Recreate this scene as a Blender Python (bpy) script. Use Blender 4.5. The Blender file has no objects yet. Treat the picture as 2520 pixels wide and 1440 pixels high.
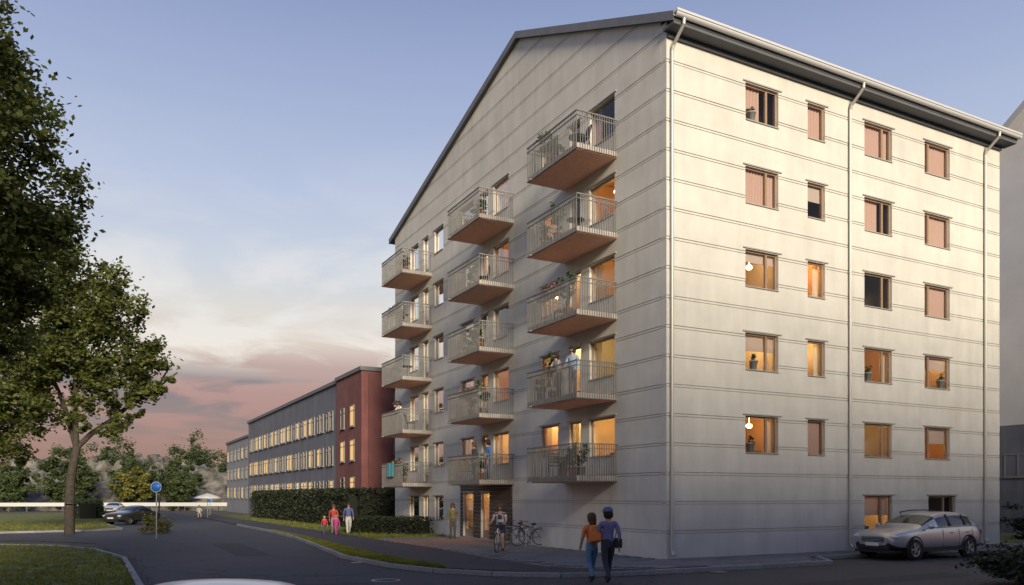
import bpy, bmesh, math, random
from mathutils import Vector, Matrix
R = math.radians
sc = bpy.context.scene
COL = sc.collection
PI = math.pi

# ---------------------------------------------------------------- camera, sky, sun, exposure
# World axes: x runs along the long street front, y along the balcony front, z up; the house corner is the origin.
HEAD = R(27.97)
CAM = Vector((-16.52, -20.44, 2.13))
cam = bpy.data.objects.new('camera', bpy.data.cameras.new('camera'))
COL.objects.link(cam); sc.camera = cam
cam.location = CAM
cam.rotation_euler = (R(90), 0, -HEAD)
cam.data.lens = 28.0; cam.data.sensor_width = 36.0; cam.data.shift_y = 0.199
cam.data.clip_start = 0.1; cam.data.clip_end = 3000

EXPO = 1.15
SUN_EL, SUN_AZ = 17.0, Vector((-0.21, -0.97))      # direction the light comes from
sc.view_settings.view_transform = 'Standard'
sc.view_settings.look = 'None'
sc.view_settings.gamma = 1.0
sc.view_settings.use_curve_mapping = False
sc.view_settings.exposure = EXPO

def lin(c):
    return tuple(((x / 255.0) / 12.92 if x / 255.0 <= .04045 else ((x / 255.0 + .055) / 1.055) ** 2.4) for x in c)

world = bpy.data.worlds.new('World'); sc.world = world
world.use_nodes = True
nt = world.node_tree; N = nt.nodes; L = nt.links
N.clear()
out = N.new('ShaderNodeOutputWorld'); bg = N.new('ShaderNodeBackground')
tc = N.new('ShaderNodeTexCoord'); sep = N.new('ShaderNodeSeparateXYZ')
L.new(tc.outputs['Generated'], sep.inputs[0])
ramp = N.new('ShaderNodeValToRGB'); cr = ramp.color_ramp
SKY = [(0.0, (142, 106, 100)), (.05, (156, 112, 106)), (.12, (180, 134, 126)), (.155, (192, 160, 150)), (.182, (224, 206, 190)), (.215, (228, 221, 211)),
       (.265, (210, 215, 224)), (.35, (188, 199, 225)), (.47, (160, 174, 210)), (.58, (128, 142, 184)), (1.0, (96, 110, 156))]
cr.elements[0].position, cr.elements[1].position = 0.0, 1.0
for p, c in SKY[1:-1]:
    cr.elements.new(p)
for e, (p, c) in zip(cr.elements, SKY):
    e.position = p; e.color = (*lin(c), 1)
L.new(sep.outputs['Z'], ramp.inputs[0])
# clouds: stretched noise on a high flat sheet (direction divided by its height)
zc = N.new('ShaderNodeMath'); zc.operation = 'MAXIMUM'; zc.inputs[1].default_value = 0.0
L.new(sep.outputs['Z'], zc.inputs[0])
zo = N.new('ShaderNodeMath'); zo.operation = 'ADD'; zo.inputs[1].default_value = 0.10
L.new(zc.outputs[0], zo.inputs[0])
dx = N.new('ShaderNodeMath'); dx.operation = 'DIVIDE'; L.new(sep.outputs['X'], dx.inputs[0]); L.new(zo.outputs[0], dx.inputs[1])
dy = N.new('ShaderNodeMath'); dy.operation = 'DIVIDE'; L.new(sep.outputs['Y'], dy.inputs[0]); L.new(zo.outputs[0], dy.inputs[1])
cmb = N.new('ShaderNodeCombineXYZ'); L.new(dx.outputs[0], cmb.inputs[0]); L.new(dy.outputs[0], cmb.inputs[1])
noi = N.new('ShaderNodeTexNoise'); noi.inputs['Scale'].default_value = 1.7; noi.inputs['Detail'].default_value = 7
noi.inputs['Roughness'].default_value = .55; noi.inputs['Distortion'].default_value = .5
L.new(cmb.outputs[0], noi.inputs['Vector'])
cm = N.new('ShaderNodeMapRange'); cm.inputs['From Min'].default_value = .43; cm.inputs['From Max'].default_value = .57
L.new(noi.outputs['Fac'], cm.inputs[0])
# clouds live in a band above the horizon
band = N.new('ShaderNodeValToRGB'); bc = band.color_ramp
bc.elements[0].position = 0.03; bc.elements[0].color = (0, 0, 0, 1)
bc.elements[1].position = 0.42; bc.elements[1].color = (0.0, 0.0, 0.0, 1)
for p, val in ((.08, .6), (.13, 1.0), (.23, .9), (.31, .2)):
    e = bc.elements.new(p); e.color = (val, val, val, 1)
L.new(sep.outputs['Z'], band.inputs[0])
cf = N.new('ShaderNodeMath'); cf.operation = 'MULTIPLY'; L.new(cm.outputs[0], cf.inputs[0]); L.new(band.outputs[0], cf.inputs[1])
ccol = N.new('ShaderNodeValToRGB'); k = ccol.color_ramp      # low clouds are dusky, high ones pale
k.elements[0].position = .05; k.elements[0].color = (*lin((120, 102, 104)), 1)
k.elements[1].position = .22; k.elements[1].color = (*lin((238, 234, 230)), 1)
e = k.elements.new(.135); e.color = (*lin((132, 116, 118)), 1)
e = k.elements.new(.165); e.color = (*lin((246, 236, 222)), 1)
L.new(sep.outputs['Z'], ccol.inputs[0])
mix = N.new('ShaderNodeMix'); mix.data_type = 'RGBA'
L.new(cf.outputs[0], mix.inputs[0]); L.new(ramp.outputs[0], mix.inputs[6]); L.new(ccol.outputs[0], mix.inputs[7])
sky = N.new('ShaderNodeTexSky'); sky.sky_type = 'NISHITA'; sky.sun_disc = False
sky.sun_elevation = R(SUN_EL); sky.sun_rotation = math.atan2(SUN_AZ.x, SUN_AZ.y)
skm = N.new('ShaderNodeVectorMath'); skm.operation = 'SCALE'; skm.inputs['Scale'].default_value = 0.06
L.new(sky.outputs[0], skm.inputs[0])
scl = N.new('ShaderNodeVectorMath'); scl.operation = 'SCALE'; scl.inputs['Scale'].default_value = 1.0 / 2 ** EXPO
L.new(mix.outputs[2], scl.inputs[0])
mx = N.new('ShaderNodeMix'); mx.data_type = 'RGBA'; mx.inputs[0].default_value = 0.10
L.new(scl.outputs[0], mx.inputs[6]); L.new(skm.outputs[0], mx.inputs[7])
L.new(mx.outputs[2], bg.inputs['Color']); bg.inputs['Strength'].default_value = 1.0
L.new(bg.outputs[0], out.inputs[0])

sun_d = bpy.data.lights.new('sun', 'SUN'); sun = bpy.data.objects.new('sun', sun_d); COL.objects.link(sun)
sun_d.energy = 2.5; sun_d.angle = R(14); sun_d.color = (1.0, .86, .64)
sv = Vector((SUN_AZ.x, SUN_AZ.y, 0)).normalized() * math.cos(R(SUN_EL)) + Vector((0, 0, math.sin(R(SUN_EL))))
sun.rotation_euler = sv.to_track_quat('Z', 'Y').to_euler()
sun.location = (-40, -60, 60)

# ---------------------------------------------------------------- helpers
FWD = Vector((math.sin(HEAD), math.cos(HEAD), 0)); RGT = Vector((math.cos(HEAD), -math.sin(HEAD), 0))
def P(xc, d, z=0.0):
    """a place xc metres right of and d metres ahead of the spot where the photographer stood"""
    q = CAM + RGT * xc + FWD * d
    return Vector((q.x, q.y, z))

def tag(o, label=None, cat=None, group=None, kind=None):
    if label: o['label'] = label
    if cat: o['category'] = cat
    if group: o['group'] = group
    if kind: o['kind'] = kind
    return o

def empty(name, loc=(0, 0, 0), rz=0.0, label=None, cat=None, group=None):
    o = bpy.data.objects.new(name, None); COL.objects.link(o)
    o.location = loc; o.rotation_euler = (0, 0, rz); o.empty_display_size = .3
    return tag(o, label, cat, group)

def kids(o):
    return [c for c in COL.objects if c.parent == o]

def copy_tree(o, parent=None, children=None):
    c = o.copy(); COL.objects.link(c)
    if parent is not None: c.parent = parent
    for ch in list(o.children):
        copy_tree(ch, c)
    return c

class MB:
    def __init__(s):
        s.v = []; s.f = []; s.m = []; s.mi = 0; s.sm = []; s.smooth = False
    def poly(s, pts):
        b = len(s.v); s.v += [tuple(p) for p in pts]; s.f.append(tuple(range(b, b + len(pts)))); s.m.append(s.mi); s.sm.append(s.smooth)
    def add(s, vs, fs):
        b = len(s.v); s.v += [tuple(p) for p in vs]
        for f in fs:
            s.f.append(tuple(i + b for i in f)); s.m.append(s.mi); s.sm.append(s.smooth)
    def box(s, x0, x1, y0, y1, z0, z1, T=None):
        vs = [(x0, y0, z0), (x1, y0, z0), (x1, y1, z0), (x0, y1, z0), (x0, y0, z1), (x1, y0, z1), (x1, y1, z1), (x0, y1, z1)]
        if T: vs = [T(*p) for p in vs]
        s.add(vs, [(0, 3, 2, 1), (4, 5, 6, 7), (0, 1, 5, 4), (1, 2, 6, 5), (2, 3, 7, 6), (3, 0, 4, 7)])
    def prism(s, poly, d0, d1, T):
        n = len(poly)
        vs = [T(a, d0, z) for a, z in poly] + [T(a, d1, z) for a, z in poly]
        s.add(vs, [tuple(range(n)), tuple(range(2 * n - 1, n - 1, -1))] + [(i, (i + 1) % n, (i + 1) % n + n, i + n) for i in range(n)])
    def tube(s, p0, p1, r0, r1=None, n=8, cap=True):
        r1 = r0 if r1 is None else r1
        p0 = Vector(p0); p1 = Vector(p1); d = (p1 - p0)
        if d.length < 1e-6: return
        d.normalize(); a = d.orthogonal().normalized(); b = d.cross(a)
        vs = [p0 + (a * math.cos(2 * PI * i / n) + b * math.sin(2 * PI * i / n)) * r0 for i in range(n)]
        vs += [p1 + (a * math.cos(2 * PI * i / n) + b * math.sin(2 * PI * i / n)) * r1 for i in range(n)]
        fs = [(i, (i + 1) % n, (i + 1) % n + n, i + n) for i in range(n)]
        sm = s.smooth; s.smooth = n > 5; s.add(vs, fs); s.smooth = sm
        if cap:
            s.add(vs, [tuple(range(n - 1, -1, -1)), tuple(range(n, 2 * n))])
    def path(s, pts, r, n=6):
        for a, b in zip(pts[:-1], pts[1:]): s.tube(a, b, r, r, n)
    def lathe(s, prof, n=16, c=(0, 0, 0), axis='z'):
        vs = []
        for r, h in prof:
            for i in range(n):
                a = 2 * PI * i / n
                q = (r * math.cos(a), r * math.sin(a), h)
                if axis == 'y': q = (q[0], h, q[1])
                if axis == 'x': q = (h, q[0], q[1])
                vs.append((q[0] + c[0], q[1] + c[1], q[2] + c[2]))
        fs = []
        for j in range(len(prof) - 1):
            for i in range(n):
                k2 = (i + 1) % n
                fs.append((j * n + i, j * n + k2, (j + 1) * n + k2, (j + 1) * n + i))
        sm = s.smooth; s.smooth = True; s.add(vs, fs); s.smooth = sm
    def ball(s, c, rx, ry=None, rz=None, n=10, m=6):
        ry = rx if ry is None else ry; rz = rx if rz is None else rz
        vs = [(c[0], c[1], c[2] - rz)]
        for j in range(1, m):
            a = -PI / 2 + PI * j / m
            for i in range(n):
                b = 2 * PI * i / n
                vs.append((c[0] + rx * math.cos(a) * math.cos(b), c[1] + ry * math.cos(a) * math.sin(b), c[2] + rz * math.sin(a)))
        vs.append((c[0], c[1], c[2] + rz)); e = len(vs) - 1
        fs = [(0, 1 + (i + 1) % n, 1 + i) for i in range(n)]
        for j in range(m - 2):
            for i in range(n):
                a = 1 + j * n; k2 = (i + 1) % n
                fs.append((a + i, a + k2, a + n + k2, a + n + i))
        a = 1 + (m - 2) * n
        fs += [(a + i, a + (i + 1) % n, e) for i in range(n)]
        sm = s.smooth; s.smooth = True; s.add(vs, fs); s.smooth = sm
    def mesh(s, name, mats, fix=True):
        me = bpy.data.meshes.new(name); me.from_pydata(s.v, [], s.f)
        if not isinstance(mats, (list, tuple)): mats = [mats]
        for m in mats: me.materials.append(m)
        me.polygons.foreach_set('material_index', s.m)
        me.polygons.foreach_set('use_smooth', s.sm)
        if fix:
            bm = bmesh.new(); bm.from_mesh(me); bmesh.ops.recalc_face_normals(bm, faces=bm.faces); bm.to_mesh(me); bm.free()
        me.update(); return me
    def build(s, name, mats, parent=None, fix=True, loc=None):
        o = bpy.data.objects.new(name, s.mesh(name, mats, fix)); COL.objects.link(o)
        if parent is not None: o.parent = parent
        if loc is not None: o.location = loc
        return o

def inst(name, me, parent=None, loc=(0, 0, 0), rot=(0, 0, 0)):
    o = bpy.data.objects.new(name, me); COL.objects.link(o); o.location = loc; o.rotation_euler = rot
    if parent is not None: o.parent = parent
    return o

# ---------------------------------------------------------------- materials
def mat(name, col, rough=.8, var=0.0, vscale=3.0, bump=0.0, bscale=40.0, metal=0.0, spec=.5, rnd=0.0, col2=None, detail=5, trans=0.0, coat=0.0):
    m = bpy.data.materials.new(name); m.use_nodes = True
    t = m.node_tree; n = t.nodes; l = t.links; b = n['Principled BSDF']
    b.inputs['Roughness'].default_value = rough; b.inputs['Metallic'].default_value = metal
    b.inputs['Specular IOR Level'].default_value = spec
    if coat: b.inputs['Coat Weight'].default_value = coat; b.inputs['Coat Roughness'].default_value = .05
    c1 = (*col, 1)
    src = None
    tcn = n.new('ShaderNodeTexCoord')
    if var or col2:
        nz = n.new('ShaderNodeTexNoise'); nz.inputs['Scale'].default_value = vscale; nz.inputs['Detail'].default_value = detail
        nz.inputs['Roughness'].default_value = .6
        l.new(tcn.outputs['Object'], nz.inputs['Vector'])
        rp = n.new('ShaderNodeValToRGB'); rp.color_ramp.elements[0].position = .32; rp.color_ramp.elements[1].position = .68
        a = tuple(x * (1 - var) for x in col); c = tuple(min(1, x * (1 + var)) for x in (col2 or col))
        rp.color_ramp.elements[0].color = (*a, 1); rp.color_ramp.elements[1].color = (*c, 1)
        l.new(nz.outputs['Fac'], rp.inputs[0]); src = rp.outputs[0]
    if rnd:
        oi = n.new('ShaderNodeObjectInfo'); mr = n.new('ShaderNodeMapRange')
        mr.inputs['To Min'].default_value = 1 - rnd; mr.inputs['To Max'].default_value = 1 + rnd
        l.new(oi.outputs['Random'], mr.inputs[0])
        vm = n.new('ShaderNodeVectorMath'); vm.operation = 'SCALE'
        if src is None: vm.inputs[0].default_value = col
        else: l.new(src, vm.inputs[0])
        l.new(mr.outputs[0], vm.inputs['Scale']); src = vm.outputs[0]
    if src is None: b.inputs['Base Color'].default_value = c1
    else: l.new(src, b.inputs['Base Color'])
    if bump:
        nb = n.new('ShaderNodeTexNoise'); nb.inputs['Scale'].default_value = bscale; nb.inputs['Detail'].default_value = 4
        l.new(tcn.outputs['Object'], nb.inputs['Vector'])
        bp = n.new('ShaderNodeBump'); bp.inputs['Strength'].default_value = bump; bp.inputs['Distance'].default_value = .02
        l.new(nb.outputs['Fac'], bp.inputs['Height']); l.new(bp.outputs[0], b.inputs['Normal'])
    if trans:
        tr = n.new('ShaderNodeBsdfTranslucent'); ms = n.new('ShaderNodeMixShader'); ms.inputs[0].default_value = trans
        if src is None: tr.inputs[0].default_value = c1
        else: l.new(src, tr.inputs[0])
        o = n['Material Output']; l.new(b.outputs[0], ms.inputs[1]); l.new(tr.outputs[0], ms.inputs[2]); l.new(ms.outputs[0], o.inputs[0])
    return m

def emit(name, col, s):
    m = bpy.data.materials.new(name); m.use_nodes = True; n = m.node_tree.nodes; n.clear()
    o = n.new('ShaderNodeOutputMaterial'); e = n.new('ShaderNodeEmission'); e.inputs[0].default_value = (*col, 1); e.inputs[1].default_value = s
    m.node_tree.links.new(e.outputs[0], o.inputs[0]); return m

def glass(name, tint=(.93, .95, .96), refl=.03):
    m = bpy.data.materials.new(name); m.use_nodes = True; n = m.node_tree.nodes; l = m.node_tree.links; n.clear()
    o = n.new('ShaderNodeOutputMaterial'); t = n.new('ShaderNodeBsdfTransparent'); t.inputs[0].default_value = (*tint, 1)
    g = n.new('ShaderNodeBsdfGlossy'); g.inputs['Roughness'].default_value = .02; g.inputs[0].default_value = (.9, .92, .95, 1)
    fr = n.new('ShaderNodeFresnel'); fr.inputs[0].default_value = 1.10
    ad = n.new('ShaderNodeMath'); ad.operation = 'ADD'; ad.inputs[1].default_value = refl; l.new(fr.outputs[0], ad.inputs[0])
    mx = n.new('ShaderNodeMixShader'); l.new(ad.outputs[0], mx.inputs[0]); l.new(t.outputs[0], mx.inputs[1]); l.new(g.outputs[0], mx.inputs[2])
    l.new(mx.outputs[0], o.inputs[0]); return m

M = {}
M['panel'] = mat('facade_concrete', (.60, .585, .54), .85, .07, .9, .12, 60, rnd=.022, detail=8)
M['joint'] = mat('facade_joint', (.42, .41, .38), .9, .1, 4)
M['plain'] = mat('render_plain', (.56, .54, .50), .9, .06, 1)
M['soffit'] = mat('dark_soffit', (.10, .105, .12), .7, .1, 3)
M['gutter'] = mat('pale_metal', (.62, .62, .62), .45, metal=.3)
M['pipe'] = mat('downpipe_metal', (.52, .50, .46), .45, metal=.25)
M['roof'] = mat('roof_metal', (.14, .145, .16), .55, .1, 2, metal=.2)
M['frame'] = mat('window_frame_wood', (.30, .20, .13), .6, .1, 8)
M['frame_grey'] = mat('window_frame_grey', (.22, .21, .20), .5)
M['sill'] = mat('sill_metal', (.42, .40, .37), .45, metal=.2)
M['glass'] = glass('window_glass')
M['rail'] = mat('railing_metal', (.21, .205, .20), .5, .1, 5, metal=.4)
M['slab'] = mat('balcony_concrete', (.42, .39, .36), .85, .1, 3, .1, 40)
M['slab_under'] = mat('balcony_ceiling_boards', (.86, .48, .34), .75, .10, 6)
M['wood'] = mat('dark_cladding_wood', (.075, .058, .045), .7, .3, 9, .1, 30, rnd=.15)
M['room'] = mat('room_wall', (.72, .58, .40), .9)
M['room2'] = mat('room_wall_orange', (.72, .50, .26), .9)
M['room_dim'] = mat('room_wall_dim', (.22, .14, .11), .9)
M['curtain'] = mat('curtain_linen', (.75, .66, .50), .9, trans=.4)
M['curtain_red'] = mat('curtain_rose', (.66, .43, .35), .9, trans=.3)
for k5, c5 in (('room_a', (.74, .66, .52)), ('room_b', (.66, .62, .50)), ('room_c', (.72, .52, .34)), ('room_d', (.60, .56, .48))): M[k5] = mat('wall_' + k5, c5, .9)
M['lamp'] = emit('warm_room_lamp', (1.0, .62, .26), 16.0)
M['lamp_o'] = emit('orange_room_lamp', (1.0, .50, .15), 13.0)
M['asphalt'] = mat('asphalt', (.046, .046, .054), .85, .25, 14, .5, 220, detail=9)
M['path'] = mat('path_asphalt', (.038, .036, .042), .9, .2, 6, .3, 200, detail=9)
M['slabs'] = mat('paving_stone', (.15, .15, .155), .85, .12, 5, .15, 80, rnd=.18)
M['brick'] = mat('paving_brick', (.20, .125, .10), .85, .15, 8, .1, 80, rnd=.25)
M['kerb'] = mat('kerb_granite', (.25, .25, .26), .8, .2, 9, .2, 90, rnd=.12)
M['grass'] = mat('lawn_grass', (.07, .10, .016), .95, .35, 1.2, .6, 60, col2=(.13, .135, .022))
M['blade'] = mat('grass_blade', (.12, .15, .02), .9, .3, 2, col2=(.20, .20, .03), trans=.3)
M['soil'] = mat('ground_soil', (.07, .07, .05), .95, .3, .4)
M['leaf_dark'] = mat('leaf_dark', (.045, .065, .017), .6, .45, 1.3, trans=.4, col2=(.115, .135, .03))
M['leaf_mid'] = mat('leaf_mid', (.045, .07, .025), .7, .4, .7, trans=.3, col2=(.075, .105, .035))
M['leaf_yel'] = mat('leaf_yellow', (.10, .11, .022), .7, .4, .6, trans=.3, col2=(.17, .16, .035))
M['leaf_rust'] = mat('leaf_rust', (.10, .065, .03), .7, .4, .6, trans=.3, col2=(.14, .10, .04))
M['leaf_hedge'] = mat('leaf_hedge', (.018, .026, .012), .7, .4, 1.5, trans=.2, col2=(.035, .045, .02))
M['leaf_pot'] = mat('leaf_potted', (.04, .085, .03), .6, .4, 6, trans=.3, col2=(.07, .13, .05))
M['bark'] = mat('bark', (.055, .045, .036), .95, .4, 6, .6, 30)
M['rock'] = mat('rock', (.05, .05, .048), .9, .5, .5, .8, 3, detail=9, col2=(.15, .14, .12))
M['tyre'] = mat('tyre_rubber', (.012, .012, .013), .8)
M['rim'] = mat('alloy_rim', (.45, .45, .46), .35, metal=.8)
M['black'] = mat('black_plastic', (.018, .018, .02), .55)
M['chrome'] = mat('chrome_trim', (.75, .75, .77), .15, metal=1.0)
M['carglass'] = mat('car_glass', (.012, .014, .017), .04, spec=.8)
M['light_lens'] = mat('headlight_lens', (.65, .67, .7), .08, spec=.8)
M['tail'] = mat('tail_light', (.30, .012, .01), .15)
M['plate'] = mat('number_plate', (.75, .75, .72), .5)
M['blue_sign'] = mat('sign_blue', (.03, .16, .55), .4)
M['white'] = mat('white_paint', (.75, .75, .74), .5)
M['steel'] = mat('galvanised_steel', (.38, .39, .40), .45, metal=.5, var=.1)
M['pot'] = mat('terracotta_pot', (.30, .13, .07), .85, .15, 9)
M['pot_grey'] = mat('grey_pot', (.30, .30, .29), .8, .1, 9)
M['chairwood'] = mat('teak_furniture', (.22, .13, .07), .6, .2, 12)
M['chairdark'] = mat('dark_furniture', (.035, .037, .042), .6)
M['cloth_w'] = mat('white_cloth', (.72, .70, .66), .9)
M['red_b'] = mat('red_house_wall', (.22, .085, .08), .9, .12, 1, rnd=.0)
M['red_shade'] = mat('red_wall_shaded', (.15, .058, .058), .9, .12, 1)  # house red made darker: the end wall's shade put into the colour
M['grey_b'] = mat('slate_house_wall', (.155, .165, .20), .9, .08, .8)
M['grey_b2'] = mat('pale_house_wall', (.24, .25, .27), .9, .08, .8)
M['win_dark'] = mat('dark_window_glass', (.03, .035, .045), .08, spec=.8)
M['win_lit'] = emit('lit_far_window', (1.0, .60, .20), .42)
M['win_white'] = emit('lit_white_window', (1.0, .82, .60), .40)

# weathering on the concrete: faint vertical rain streaks, blotches and dirt
def weather(m, amt=.16):
    t = m.node_tree; n = t.nodes; l = t.links; b = n['Principled BSDF']
    src = b.inputs['Base Color'].links[0].from_socket
    tcn = n.new('ShaderNodeTexCoord'); mp = n.new('ShaderNodeMapping'); mp.inputs['Scale'].default_value = (1.5, 1.5, .22)
    l.new(tcn.outputs['Object'], mp.inputs[0]); nz = n.new('ShaderNodeTexNoise'); nz.inputs['Scale'].default_value = 1.6; nz.inputs['Detail'].default_value = 6
    l.new(mp.outputs[0], nz.inputs['Vector'])
    n2 = n.new('ShaderNodeTexNoise'); n2.inputs['Scale'].default_value = .28; n2.inputs['Detail'].default_value = 7; l.new(tcn.outputs['Object'], n2.inputs['Vector'])
    ad = n.new('ShaderNodeMath'); ad.operation = 'MULTIPLY'; l.new(nz.outputs['Fac'], ad.inputs[0]); l.new(n2.outputs['Fac'], ad.inputs[1])
    mr = n.new('ShaderNodeMapRange'); mr.inputs['From Min'].default_value = .16; mr.inputs['From Max'].default_value = .34; mr.inputs['To Min'].default_value = 1 - amt; mr.inputs['To Max'].default_value = 1.0
    l.new(ad.outputs[0], mr.inputs[0]); vm = n.new('ShaderNodeVectorMath'); vm.operation = 'SCALE'
    l.new(src, vm.inputs[0]); l.new(mr.outputs[0], vm.inputs['Scale']); l.new(vm.outputs[0], b.inputs['Base Color'])
weather(M['panel'], .10); weather(M['slab'], .35); weather(M['grey_b'], .25); weather(M['red_b'], .25)
def asphalt_detail(m):
    t = m.node_tree; n = t.nodes; l = t.links; b = n['Principled BSDF']; src = b.inputs['Base Color'].links[0].from_socket
    tcn = n.new('ShaderNodeTexCoord'); big = n.new('ShaderNodeTexNoise'); big.inputs['Scale'].default_value = .35; big.inputs['Detail'].default_value = 6; big.inputs['Distortion'].default_value = .8
    l.new(tcn.outputs['Object'], big.inputs['Vector'])
    mr = n.new('ShaderNodeMapRange'); mr.inputs['From Min'].default_value = .35; mr.inputs['From Max'].default_value = .65; mr.inputs['To Min'].default_value = .72; mr.inputs['To Max'].default_value = 1.32; l.new(big.outputs['Fac'], mr.inputs[0])
    gr = n.new('ShaderNodeTexNoise'); gr.inputs['Scale'].default_value = 55; gr.inputs['Detail'].default_value = 2; l.new(tcn.outputs['Object'], gr.inputs['Vector'])
    g2 = n.new('ShaderNodeMapRange'); g2.inputs['From Min'].default_value = .35; g2.inputs['From Max'].default_value = .7; g2.inputs['To Min'].default_value = .6; g2.inputs['To Max'].default_value = 1.6; l.new(gr.outputs['Fac'], g2.inputs[0])
    vo = n.new('ShaderNodeTexVoronoi'); vo.feature = 'DISTANCE_TO_EDGE'; vo.inputs['Scale'].default_value = .23
    nd = n.new('ShaderNodeTexNoise'); nd.inputs['Scale'].default_value = 1.2; nd.inputs['Detail'].default_value = 5; l.new(tcn.outputs['Object'], nd.inputs['Vector'])
    va = n.new('ShaderNodeVectorMath'); va.operation = 'ADD'; l.new(tcn.outputs['Object'], va.inputs[0]); l.new(nd.outputs['Color'], va.inputs[1]); l.new(va.outputs[0], vo.inputs['Vector'])
    ck = n.new('ShaderNodeMapRange'); ck.inputs['From Min'].default_value = .004; ck.inputs['From Max'].default_value = .012; ck.inputs['To Min'].default_value = .45; ck.inputs['To Max'].default_value = 1; l.new(vo.outputs['Distance'], ck.inputs[0])
    m1 = n.new('ShaderNodeMath'); m1.operation = 'MULTIPLY'; l.new(mr.outputs[0], m1.inputs[0]); l.new(g2.outputs[0], m1.inputs[1])
    m2 = n.new('ShaderNodeMath'); m2.operation = 'MULTIPLY'; l.new(m1.outputs[0], m2.inputs[0]); l.new(ck.outputs[0], m2.inputs[1])
    vm = n.new('ShaderNodeVectorMath'); vm.operation = 'SCALE'; l.new(src, vm.inputs[0]); l.new(m2.outputs[0], vm.inputs['Scale']); l.new(vm.outputs[0], b.inputs['Base Color'])
    rr = n.new('ShaderNodeMapRange'); rr.inputs['To Min'].default_value = .55; rr.inputs['To Max'].default_value = .95; l.new(big.outputs['Fac'], rr.inputs[0]); l.new(rr.outputs[0], b.inputs['Roughness'])
asphalt_detail(M['asphalt']); asphalt_detail(M['path'])
M['patch'] = mat('asphalt_patch', (.030, .030, .034), .8, .2, 20, .4, 200)
M['litter'] = mat('fallen_leaf', (.16, .10, .03), .8, .4, 3, col2=(.22, .17, .05))
M['picture'] = mat('picture', (.25, .30, .32), .8, .6, 5)
M['sofa'] = mat('sofa_fabric', (.14, .13, .13), .9)
M['blind'] = mat('roller_blind', (.62, .50, .42), .9, trans=.3)
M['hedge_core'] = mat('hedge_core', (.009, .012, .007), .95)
# ---------------------------------------------------------------- ground
rnd = random.Random(7)
def sheet(name, pts, z, m, kind='structure', parent=None):
    b = MB(); b.poly([(p[0], p[1], z) for p in pts]); return tag(b.build(name, m, parent, fix=False), kind=kind)
def slab_prism(name, pts, z0, z1, m):
    b = MB(); b.prism([(p[0], p[1]) for p in pts], z0, z1, lambda a, d, z: (a, z, d)); return tag(b.build(name, m), kind='structure')

sheet('ground', [(-900, -900), (900, -900), (900, 1400), (-900, 1400)], -.02, M['soil'])
# the crossing: one street runs past the balcony front, the other past the long front
road = sheet('road', [(-15.4, -60), (-8.6, -60), (-8.6, -30), (90, -30), (90, -3.2), (-2.0, -3.2), (-5.6, -2.6), (-8.0, .2), (-8.8, 6.3), (-7.9, 14.7),
              (-7.3, 20.6), (-7.0, 28.2), (-6.6, 160), (-15.6, 160), (-15.2, 42), (-14.6, 36), (-16.8, 35.0), (-40, 38), (-40, 27), (-19, 24), (-16.2, 20), (-15.4, 9)], 0.0, M['asphalt'])
for q4 in ([(-13.4, -3.0), (-10.6, -3.5), (-10.4, -1.4), (-13.2, -.9)], [(-11.9, 9.0), (-10.7, 9.0), (-10.5, 17.5), (-11.7, 17.5)], [(-1.5, -7.6), (4.5, -7.4), (4.5, -6.4), (-1.5, -6.5)]):
    sheet('road_patch', q4, .004, M['patch'])
sheet('road', [(-90, -30), (-15.402, -30), (-15.402, -8), (-90, -8)], 0.0, M['asphalt'])
KH = .11
# footpath between verge and paving, and the stone paving round the corner
slab_prism('path', [(-7.0, 19.8), (-6.6, 70), (-4.6, 70), (-4.45, 14.3), (-4.35, 9.4), (-4.6, 5.6), (-4.8, 2.4), (-4.7, -.2), (-4.0, -1.6), (-2.2, -2.62), (-5.3, -2.2),
                    (-7.5, .6), (-7.75, 6.3)], -.015, KH - .03, M['path'])
pave_pts = [(-4.60, 5.6), (-4.8, 2.4), (-4.7, -.2), (-4.0, -1.6), (-2.2, -2.62), (0, -2.95), (3.9, -2.95), (5.0, -1.5), (90, -1.5), (90, -.002), (-.002, -.002), (-.002, 16.5), (-4.5, 16.5)]
slab_prism('pavement', pave_pts, -.015, KH - .045, M['slabs'])
def inside(p, poly):
    c = False; j = len(poly) - 1
    for i in range(len(poly)):
        a, b = poly[i], poly[j]
        if (a[1] > p[1]) != (b[1] > p[1]) and p[0] < (b[0] - a[0]) * (p[1] - a[1]) / (b[1] - a[1]) + a[0]: c = not c
        j = i
    return c
def clip_poly(poly, conv):
    out = poly
    n = len(conv)
    for i in range(n):
        a, b = conv[i], conv[(i + 1) % n]
        nx, ny = -(b[1] - a[1]), (b[0] - a[0])
        inp = out; out = []
        for j in range(len(inp)):
            p, q = inp[j], inp[(j + 1) % len(inp)]
            dp = (p[0] - a[0]) * nx + (p[1] - a[1]) * ny; dq = (q[0] - a[0]) * nx + (q[1] - a[1]) * ny
            if dp >= 0: out.append(p)
            if (dp >= 0) != (dq >= 0):
                t = dp / (dp - dq); out.append((p[0] + (q[0] - p[0]) * t, p[1] + (q[1] - p[1]) * t))
        if not out: return []
    return out
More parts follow.
